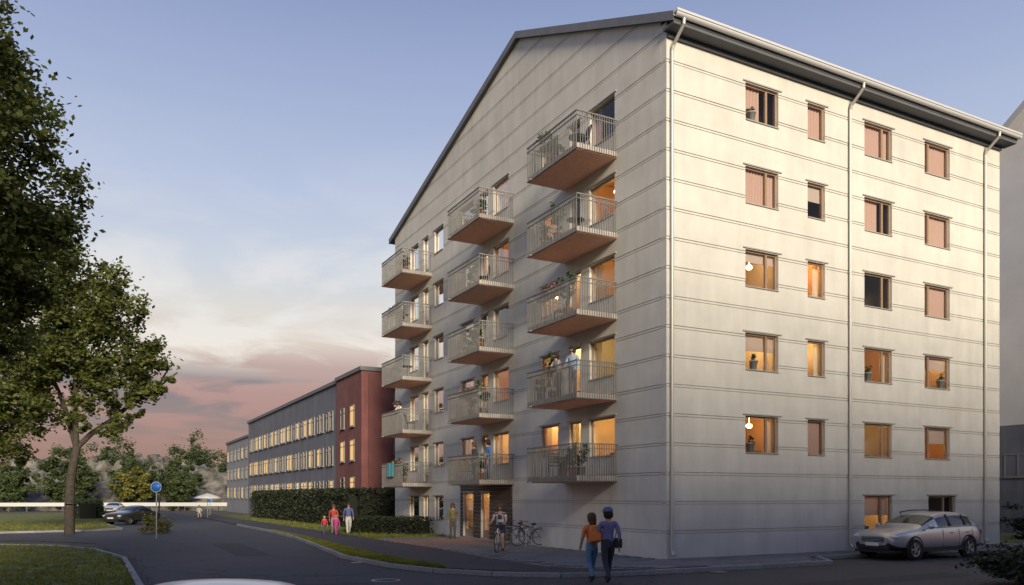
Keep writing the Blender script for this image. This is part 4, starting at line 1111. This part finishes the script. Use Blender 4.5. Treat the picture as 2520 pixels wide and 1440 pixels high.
    bd.name = 'body'; ob = bpy.data.objects.new('body', bd); COL.objects.link(ob); ob.parent = o
    hd = J['hd']; b = MB(); hr = .064 * k
    dn = (J['ht'] - J['hb']).normalized()
    b.lathe([(.001, hr * 1.22), (hr * .55, hr * 1.12), (hr * .93, hr * .72), (hr * 1.05, hr * .15), (hr * 1.03, -hr * .15)], 14, tuple(hd + Vector((0, -.010 * h, .008 * h))))
    b.lathe([(hr * 1.03, -hr * .1), (hr * 1.0, -hr * .7), (hr * .75, -hr * 1.1), (.001, -hr * 1.2)], 14, tuple(hd + Vector((0, -.024 * h, .004 * h))))
    if long_hair: b.ball(tuple(hd + Vector((0, -.045 * h, -.055 * h))), hr * .95, hr * .6, hr * 1.5)
    b.build('hair', HAIRS[hair], ob)
    if face:
        f = MB(); y = hd.y + .060 * h
        for sx in (-1, 1): f.ball((sx * .020 * h, y - .004 * h, hd.z - .002 * h), .0065 * h, .004 * h, .005 * h, 8, 4); f.box(sx * .02 * h - .010 * h, sx * .02 * h + .010 * h, y - .006 * h, y + .0, hd.z + .0095 * h, hd.z + .0125 * h)
        f.mi = 1; f.box(-.014 * h, .014 * h, y - .010 * h, y - .004 * h, hd.z - .036 * h, hd.z - .031 * h)
        f.mi = 2; f.tube((0, y - .004 * h, hd.z + .004 * h), (0, y + .010 * h, hd.z - .018 * h), .004 * h, .008 * h, 6)
        for sx in (-1, 1): f.ball((sx * .054 * h, hd.y - .004 * h, hd.z - .006 * h), .007 * h, .012 * h, .018 * h, 8, 5)
        f.build('face', [HAIRS['dark'], cm_('lips', (.30, .10, .09)), skin], ob)
    if cap:
        b = MB(); cm2 = cm_(f'cap_{cap}', cap)
        b.lathe([(.001, hr * 1.34), (hr * .6, hr * 1.24), (hr * 1.0, hr * .85), (hr * 1.12, hr * .35)], 14, tuple(hd + Vector((0, -.008 * h, .006 * h))))
        b.box(-hr * .75, hr * .75, hd.y + hr * .8, hd.y + hr * 1.9, hd.z + hr * .42, hd.z + hr * .52); b.build('cap', cm2, ob)
    return o

def bag(label, loc, rz, col, w=.32, d=.17, h=.44, name='backpack', cat='backpack'):
    o = empty(name, loc, rz, label, cat); m = cm_(f'bag_{col}', col)
    def soft(nm, x, y, z, sx, sy, sz, parent):
        b = MB(); b.smooth = True; b.box(-sx, sx, -sy, sy, -sz, sz); t = b.build('t', m); md = t.modifiers.new('s', 'SUBSURF'); md.levels = 3
        bv = t.modifiers.new('b', 'BEVEL'); bv.width = min(sx, sy, sz) * .5; bv.segments = 1; t.modifiers.move(1, 0)
        me = evaluated(t); bpy.data.objects.remove(t); q = inst(nm, me, parent, (x, y, z)); return q
    bd = soft('bag_body', 0, 0, 0, w / 2, d / 2, h / 2, o); soft('pocket', 0, -d * .55, -h * .16, w * .36, d * .22, h * .24, o)
    if name == 'shoulder_bag':
        b = MB(); b.path([(-w * .42, 0, h * .4), (-w * .3, .02, h * 1.0), (0, .03, h * 1.35), (w * .3, .02, h * 1.0), (w * .42, 0, h * .4)], .010, 6); b.build('strap', m, o); return o
    for sx in (-1, 1):
        b = MB(); pts = [(sx * w * .28, d * .45, h * .42), (sx * w * .30, d * 1.0, h * .50), (sx * w * .30, d * 1.9, h * .2), (sx * w * .33, d * 1.6, -h * .25), (sx * w * .36, d * .45, -h * .36)]
        b.path(pts, .016, 6); b.build('strap', m, o)
    return o

FACE_AWAY = -HEAD            # walking away from the viewpoint
q = P(1.98, 19.75)
person('woman with a bright orange top and blue jeans walking towards the corner', q, FACE_AWAY + .35, 1.70, 'walk', (.72, .20, .045), (.10, .19, .32), 'brown', long_hair=True, female=True, sleeves='short', group='couple walking to the corner')
bag('orange backpack carried by the woman in jeans', (q.x - .0, q.y, 1.20) if False else tuple(Vector((q.x, q.y, 1.21)) + Matrix.Rotation(FACE_AWAY + .35, 3, 'Z') @ Vector((0, -.20, 0))), FACE_AWAY + .35, (.74, .22, .05))
q = P(2.36, 19.55)
person('tall man in a cap and violet blue shirt walking beside the woman in orange', q, FACE_AWAY + .30, 1.83, 'walk', (.17, .16, .32), (.035, .038, .05), 'dark', sleeves='long', cap=(.10, .13, .22), group='couple walking to the corner')
bag('dark shoulder bag on the hip of the man in the cap', tuple(Vector((q.x, q.y, .98)) + Matrix.Rotation(FACE_AWAY + .3, 3, 'Z') @ Vector((.24, -.04, 0))), FACE_AWAY - 1.1, (.03, .03, .035), .30, .12, .26, 'shoulder_bag', 'shoulder bag')
# family on the footpath
fq = [(-9.85, 44.0, 1.66, (.42, .06, .06), (.30, .28, .26), 'brown', 'adult in a dark red jacket walking with two children', False), (-8.95, 43.6, 1.78, (.10, .11, .26), (.55, .55, .53), 'dark', 'adult in a navy shirt and pale trousers walking with two children', False),
      (-10.2, 43.3, 1.05, (.62, .035, .05), (.08, .09, .14), 'blond', 'small child in a red jacket with the family on the path', True), (-9.45, 42.8, 1.12, (.50, .05, .28), (.42, .06, .26), 'blond', 'small child all in pink with the family on the path', True)]
for i, (xc, d, h, sc_, pc, hr, lb, kid) in enumerate(fq):
    person(lb, P(xc, d), FACE_AWAY + PI + .3 + .1 * i, h, 'walk', sc_, pc, hr, sleeves='long', kid=kid, female=i == 0, long_hair=i == 0, group='family on the footpath')
# woman at the entrance
person('woman in an olive coat standing at the entrance in the dark boards', (-1.3, 14.2, KH), PI / 2 + 1.2, 1.68, 'stand', (.16, .15, .06), (.09, .085, .07), 'brown', long_hair=True, female=True, sleeves='long')
# seated figure under the parasol
def chair(label, loc, rz, m, group=None, name='chair', zs=.45):
    o = empty(name, loc, rz, label, 'chair', group)
    b = MB(); b.box(-.22, .22, -.22, .22, zs - .035, zs); b.build('seat', m, o)
    b = MB()
    for i in range(4): b.box(-.2, .2, -.235 - .02 * i, -.215 - .02 * i, zs + .08 + i * .1, zs + .15 + i * .1)
    for sx in (-1, 1): b.tube((sx * .2, -.2, zs - .03), (sx * .2, -.31, zs + .48), .016)
    b.build('backrest', m, o)
    for sx in (-1, 1):
        for sy in (-1, 1): b = MB(); b.tube((sx * .19, sy * .19, zs - .03), (sx * .21, sy * .21, .0), .016); b.build('leg', m, o)
    return o
q = P(-30.4, 77.4)
chair('garden chair under the pale parasol by the far hedge', q, PI, M['chairwood'])
person('seated person in pale clothes under the far parasol', q, PI, 1.7, 'sit', (.6, .58, .55), (.45, .43, .4), 'grey', sleeves='long')

# ---------------------------------------------------------------- bicycles
def bicycle(label, loc, rz, col, group=None, lean=0.0):
    o = empty('bicycle', loc, rz, label, 'bicycle', group); o.rotation_euler = (0, lean, rz) if lean else (0, 0, rz)
    m = cm_(f'frame_{col}', col, .35); R0 = .335
    for y in (-.52, .52):
        b = MB(); vs = []; n, k2 = 28, 6
        for i in range(n):
            a = 2 * PI * i / n
            for j in range(k2):
                c = 2 * PI * j / k2; r = R0 + .018 * math.cos(c); vs.append((.018 * math.sin(c), r * math.cos(a), r * math.sin(a)))
        b.smooth = True; b.add(vs, [(i * k2 + j, i * k2 + (j + 1) % k2, ((i + 1) % n) * k2 + (j + 1) % k2, ((i + 1) % n) * k2 + j) for i in range(n) for j in range(k2)])
        w = b.build('wheel', M['tyre'], o, loc=(0, y, R0 + .018))
        b = MB()
        for i in range(14): a = 2 * PI * i / 14; b.tube((.0, 0, 0), (.0, (R0 - .015) * math.cos(a), (R0 - .015) * math.sin(a)), .0035, None, 4, False)
        b.lathe([(R0 - .03, -.01), (R0 - .014, -.012), (R0 - .014, .012), (R0 - .03, .01)], 28, (0, 0, 0), 'x'); b.build('spokes', M['steel'], w)
    bb, st, hd, ra, fa = (0, -.08, .30), (0, -.22, .82), (0, .36, .86), (0, -.52, .353), (0, .52, .353)
    b = MB()
    for p0, p1, r in ((bb, st, .018), (bb, (0, .38, .74), .021), ((0, -.2, .74), hd, .018), (bb, ra, .012), ((0, -.2, .74), ra, .010), (hd, (0, .40, .70), .02)): b.tube(p0, p1, r)
    for sx in (-.05, .05): b.tube((sx * .6, .40, .70), (sx, .52, .353), .012)
    b.build('frame', m, o)
    b = MB(); b.ball((0, -.24, .88), .075, .13, .035); b.tube((0, -.22, .8), (0, -.235, .88), .013); b.build('saddle', M['black'], o)
    b = MB(); b.tube(hd, (0, .34, .99), .013); b.path([(-.29, .18, 1.02), (-.24, .30, 1.01), (0, .35, 1.0), (.24, .30, 1.01), (.29, .18, 1.02)], .012); b.build('handlebar', M['black'], o)
    b = MB(); b.lathe([(.001, .03), (.09, .03), (.09, .036), (.001, .036)], 16, (0, -.08, .30), 'x'); b.tube((.05, -.08, .30), (.05, .06, .22), .01); b.tube((-.05, -.08, .30), (-.05, -.22, .38), .01); b.box(.05, .14, .02, .1, .205, .225); b.box(-.14, -.05, -.26, -.18, .37, .39)
    b.build('crank', M['steel'], o); 
    b = MB()
    for y in (-.52, .52):
        pts = [(0, y + (R0 + .045) * math.cos(a), .353 + (R0 + .045) * math.sin(a)) for a in [PI * (.1 + .8 * i / 8) for i in range(9)]]; b.path(pts, .012, 5)
    b.build('mudguard', M['black'], o); return o
# a rider steadying a white bicycle on the paving, with a child seat passenger
bq = Vector((-3.35, 5.3, KH)); br = 2.45
bicycle('white bicycle held by the person in a striped shirt', tuple(bq), br, (.72, .72, .70))
person('person in a striped shirt and navy shorts astride the white bicycle', tuple(bq + Matrix.Rotation(br, 3, 'Z') @ Vector((0, -.20, 0))), br, 1.76, 'ride', (.55, .54, .52), (.03, .035, .07), 'brown', sleeves='short', legs='short')
st_m = cm_('navy_stripe', (.05, .055, .09))
o = [c for c in COL.objects if c.name.startswith('body')][-1]
# navy stripes: thin bands laid round the shirt by material index on alternate rings
me = o.data; me.materials.append(st_m)
for p in me.polygons:
    if p.material_index == 0 and int((p.center.z + p.center.y * .35) / .035) % 2: p.material_index = 4
rk = empty('bicycle_rack', (-.55, 8.6, KH), 0, 'low steel bicycle rack against the pale wall', 'bicycle rack')
for i in range(3):
    b = MB(); x = 0; y = -1.0 + i * 1.0
    b.path([(-.45, y, 0), (-.45, y, .62), (-.36, y, .72), (.24, y, .72), (.33, y, .62), (.33, y, 0)], .022, 8); b.build('hoop', M['steel'], rk)
bicycle('black bicycle in the rack, the one nearer the corner', (-.62, 8.05, KH), PI / 2, (.03, .03, .035), 'bicycles in the rack')
bicycle('black bicycle in the rack, the one nearer the entrance', (-.70, 9.05, KH), PI / 2 + .06, (.03, .035, .05), 'bicycles in the rack')

# ---------------------------------------------------------------- things on the balconies
LV = {5: 'topmost', 4: 'second topmost', 3: 'middle level', 2: 'second lowest', 1: 'lowest'}
BN = {'near': 'of the corner stack', 'middle': 'of the middle stack', 'far': 'of the farthest stack'}
def where(bay, kf): return f'on the {LV[kf]} balcony {BN[bay]}'
def onb(bay, kf, fa, d):
    a0, a1, z = BAL[(bay, kf)]; return Vector((-d, a0 + (a1 - a0) * fa, z - .02))
def pot_plant(lb, p, h, r, seed, lm='leaf_pot', pm='pot', n=420, size=.13, flower=None):
    g = random.Random(seed); o = empty('potted_plant', tuple(p), g.uniform(0, 6), lb, 'potted plant', 'potted plants on balconies')
    b = MB(); pr = min(.17, r * .5 + .06); b.lathe([(.001, 0), (pr * .72, 0), (pr, .30), (pr * 1.08, .30), (pr * 1.08, .34), (pr * .93, .34), (pr * .9, .28), (.001, .28)], 14); b.build('pot', M[pm], o)
    b = MB()
    for i in range(6): b.tube((g.gauss(0, .02), g.gauss(0, .02), .26), (g.gauss(0, r * .4), g.gauss(0, r * .4), h * .8), .008, .004, 4)
    b.build('stems', M['bark'], o, fix=False)
    b = MB(); leaves(b, n, [(0, 0, h * .68, r, r, h * .36), (0, 0, h * .5, r * .7, r * .7, h * .22)], size, g, .25); b.build('foliage', M[lm], o, fix=False); return o
def table(lb, p, m):
    o = empty('table', tuple(p), 0, lb, 'table', 'balcony tables'); b = MB(); b.lathe([(.001, .70), (.33, .70), (.33, .73), (.001, .73)], 20); b.build('tabletop', m, o)
    b = MB(); b.tube((0, 0, .02), (0, 0, .70), .025); b.build('column', m, o); b = MB(); b.lathe([(.001, 0), (.2, 0), (.2, .02), (.03, .05)], 16); b.build('foot', m, o); return o
def planter(lb, p, ln, seed, flower):
    g = random.Random(seed); o = empty('flower_box', tuple(p), 0, lb, 'flower box', 'flower boxes on railings')
    b = MB(); b.box(-.09, .09, -ln / 2, ln / 2, -.20, 0); b.build('box', M['pot_grey'], o)
    b = MB(); leaves(b, int(330 * ln), [(0, y * ln * .22, .10, .16, ln * .2, .16) for y in (-1.6, -.5, .5, 1.6)], .10, g, .2); b.build('foliage', M['leaf_pot'], o, fix=False)
    b = MB(); leaves(b, int(50 * ln), [(0, y * ln * .22, .14, .17, ln * .2, .16) for y in (-1.6, -.5, .5, 1.6)], .07, g, .7); b.build('flowers', cm_(f'flower_{flower}', flower), o, fix=False); return o
items = [   # bay, level, kind, along, out, extras
    ('near', 5, 'tree', .80, 1.15, 1.9, .55), ('near', 5, 'plant', .62, 1.3, 1.3, .42), ('near', 5, 'table', .30, 1.0), ('near', 5, 'chair', .15, 1.15),
    ('near', 4, 'plant', .55, 1.3, 1.55, .36), ('near', 4, 'plant2', .86, 1.2, 1.0, .32), ('near', 4, 'table', .38, .9),
    ('near', 3, 'plant', .36, 1.25, 1.7, .40), ('near', 3, 'chair', .62, 1.0), ('near', 3, 'planter', .6, 0, 1.6, (.55, .08, .25)),
    ('near', 2, 'plant', .68, 1.25, 1.75, .40), ('near', 2, 'plant2', .88, 1.35, .9, .3), 
    ('near', 1, 'plant', .30, 1.2, 1.0, .34), ('near', 1, 'plant2', .14, 1.2, 1.25, .36), ('near', 1, 'table', .6, .95), ('near', 1, 'chair', .78, 1.0), ('near', 1, 'pot', .45, 1.25, .8, .25),
    ('middle', 5, 'table', .5, 1.0), ('middle', 5, 'chair', .7, 1.05), ('middle', 5, 'plant', .2, 1.2, 1.1, .35),
    ('middle', 4, 'plant', .55, 1.2, 1.4, .4), ('middle', 4, 'chair', .3, 1.0),
    ('middle', 3, 'plant', .28, 1.2, 1.3, .5), ('middle', 3, 'plant2', .6, 1.2, 1.2, .45), ('middle', 3, 'chair', .85, 1.0),
    ('middle', 2, 'plant', .5, 1.25, 1.3, .45), ('middle', 2, 'planter', .4, 0, 2.0, (.65, .14, .05)), ('middle', 2, 'plant2', .2, 1.2, 1.6, .35),
    ('middle', 1, 'plant', .25, 1.2, 1.2, .4), ('middle', 1, 'table', .62, .9), ('middle', 1, 'chair', .8, 1.0),
    ('far', 5, 'plant', .25, 1.2, 1.2, .4), ('far', 5, 'chair', .6, 1.0), ('far', 4, 'plant', .45, 1.2, 1.1, .5), ('far', 4, 'planter', .5, 0, 2.2, (.2, .3, .6)),
    ('far', 3, 'plant', .7, 1.2, 1.1, .4), ('far', 3, 'table', .35, 1.0), ('far', 2, 'chair', .2, 1.0), ('far', 1, 'plant', .35, 1.2, 1.2, .45), ('far', 1, 'plant2', .65, 1.2, 1.5, .35), ('far', 1, 'planter', .5, 0, 1.8, (.70, .35, .08))]
for i, it in enumerate(items):
    bay, kf, kd, fa, d = it[:5]; w = where(bay, kf); p = onb(bay, kf, fa, d)
    if kd == 'tree': pot_plant('tall dark potted shrub ' + w, p, it[5], it[6], i, 'leaf_dark', n=900)
    if kd == 'plant': pot_plant('leafy green plant in a clay pot ' + w, p, it[5], it[6], i)
    if kd == 'plant2': pot_plant('smaller plant in a grey pot ' + w, p, it[5], it[6], i, 'leaf_mid', 'pot_grey')
    if kd == 'pot': pot_plant('orange clay pot with short greenery ' + w, p, it[5], it[6], i, 'leaf_yel')
    if kd == 'table': table('round dark table ' + w, p, M['chairdark'])
    if kd == 'chair': chair('slatted chair ' + w, tuple(p), random.Random(i).uniform(0, 6), M['chairdark'] if i % 2 else M['chairwood'], 'balcony chairs')
    if kd == 'planter':
        p = onb(bay, kf, fa, 1.52); p.z += 1.02; planter('flower box hung inside the railing ' + w, p, it[5], i, it[6])
def bp(lb, bay, kf, fa, d, rz, h, pose, *a, **k): person(lb, tuple(onb(bay, kf, fa, d)), rz, h, pose, *a, **k)
bp('dark haired woman leaning on the railing of a balcony by the corner', 'near', 2, .50, 1.35, PI / 2, 1.68, 'lean', (.30, .28, .27), (.05, .05, .07), 'dark', long_hair=True, female=True, sleeves='long')
bp('man in a pale blue shirt beside the dark haired woman on the corner balcony', 'near', 2, .32, 1.15, PI / 2 + .4, 1.80, 'hold', (.32, .42, .56), (.10, .10, .12), 'dark', sleeves='long')
bp('dark haired woman holding the railing on the second lowest farthest balcony', 'far', 2, .40, 1.30, PI / 2 + .2, 1.68, 'lean', (.55, .50, .50), (.12, .12, .2), 'dark', long_hair=True, female=True, sleeves='short')
bp('person in a black top on the second lowest farthest balcony', 'far', 2, .70, 1.25, PI / 2 - .3, 1.78, 'stand', (.04, .04, .045), (.1, .1, .12), 'dark', sleeves='long')
bp('person in a dark jumper behind the railing of the lowest middle balcony', 'middle', 1, .42, 1.25, PI / 2, 1.70, 'stand', (.05, .055, .07), (.07, .07, .1), 'brown', female=True, long_hair=True, sleeves='long')
bp('person in a bright blue jacket on the lowest balcony of the middle stack', 'middle', 1, .10, 1.1, PI / 2 - .2, 1.75, 'stand', (.06, .17, .42), (.07, .12, .3), 'dark', sleeves='long')
o = empty('drying_cloth', tuple(onb('far', 1, .5, 1.76) + Vector((0, 0, 1.12))), 0, 'turquoise cloth hung over the railing of the lowest farthest balcony', 'cloth')
g = random.Random(2); b = MB(); n = 14
for i in range(n):
    y0, y1 = -.6 + 1.2 * i / n, -.6 + 1.2 * (i + 1) / n; a, c = .02 * math.sin(i * 1.1), .02 * math.sin((i + 1) * 1.1)
    b.poly([(a, y0, 0), (c, y1, 0), (c * 1.5 - .02, y1, -.75), (a * 1.5 - .02, y0, -.75)]); b.poly([(a, y0, 0), (c, y1, 0), (.18, y1, .005), (.18, y0, .005)])
b.build('fabric', cm_('turquoise_cloth', (.10, .34, .38)), o, fix=False)
# plants and things on the window sills of the long front
def sill_plant(lb, a, z, seed):
    pot_plant(lb, Vector((a, .10, z)), .62, .17, seed, 'leaf_pot', 'pot_grey', 170, .10)['group'] = 'plants on window sills'
sill_plant('plant on the sill of a lit window, left column, second storey up', 3.9, 2 * F + .775, 90)
sill_plant('plant on the sill of the left column window, first storey up', 3.75, 1 * F + .775, 91)
sill_plant('plant on the sill of the third column window, second storey up', 9.8, 2 * F + .775, 92)
sill_plant('plant on the sill of the right column window, second storey up', 14.2, 2 * F + .775, 93)
sill_plant('plant on the sill of the top storey left column window', 3.8, 5 * F + .775, 94)
o = empty('manhole_cover', tuple(P(-3.2, 20.2, .002)), .3, 'round iron manhole cover in the dark street asphalt', 'manhole cover')
b = MB(); b.lathe([(.001, .004), (.30, .004), (.30, -.01)], 24); b.build('cover', M['black'], o); b = MB(); b.lathe([(.305, .005), (.37, .005), (.37, -.01)], 24); b.build('ring', M['steel'], o)
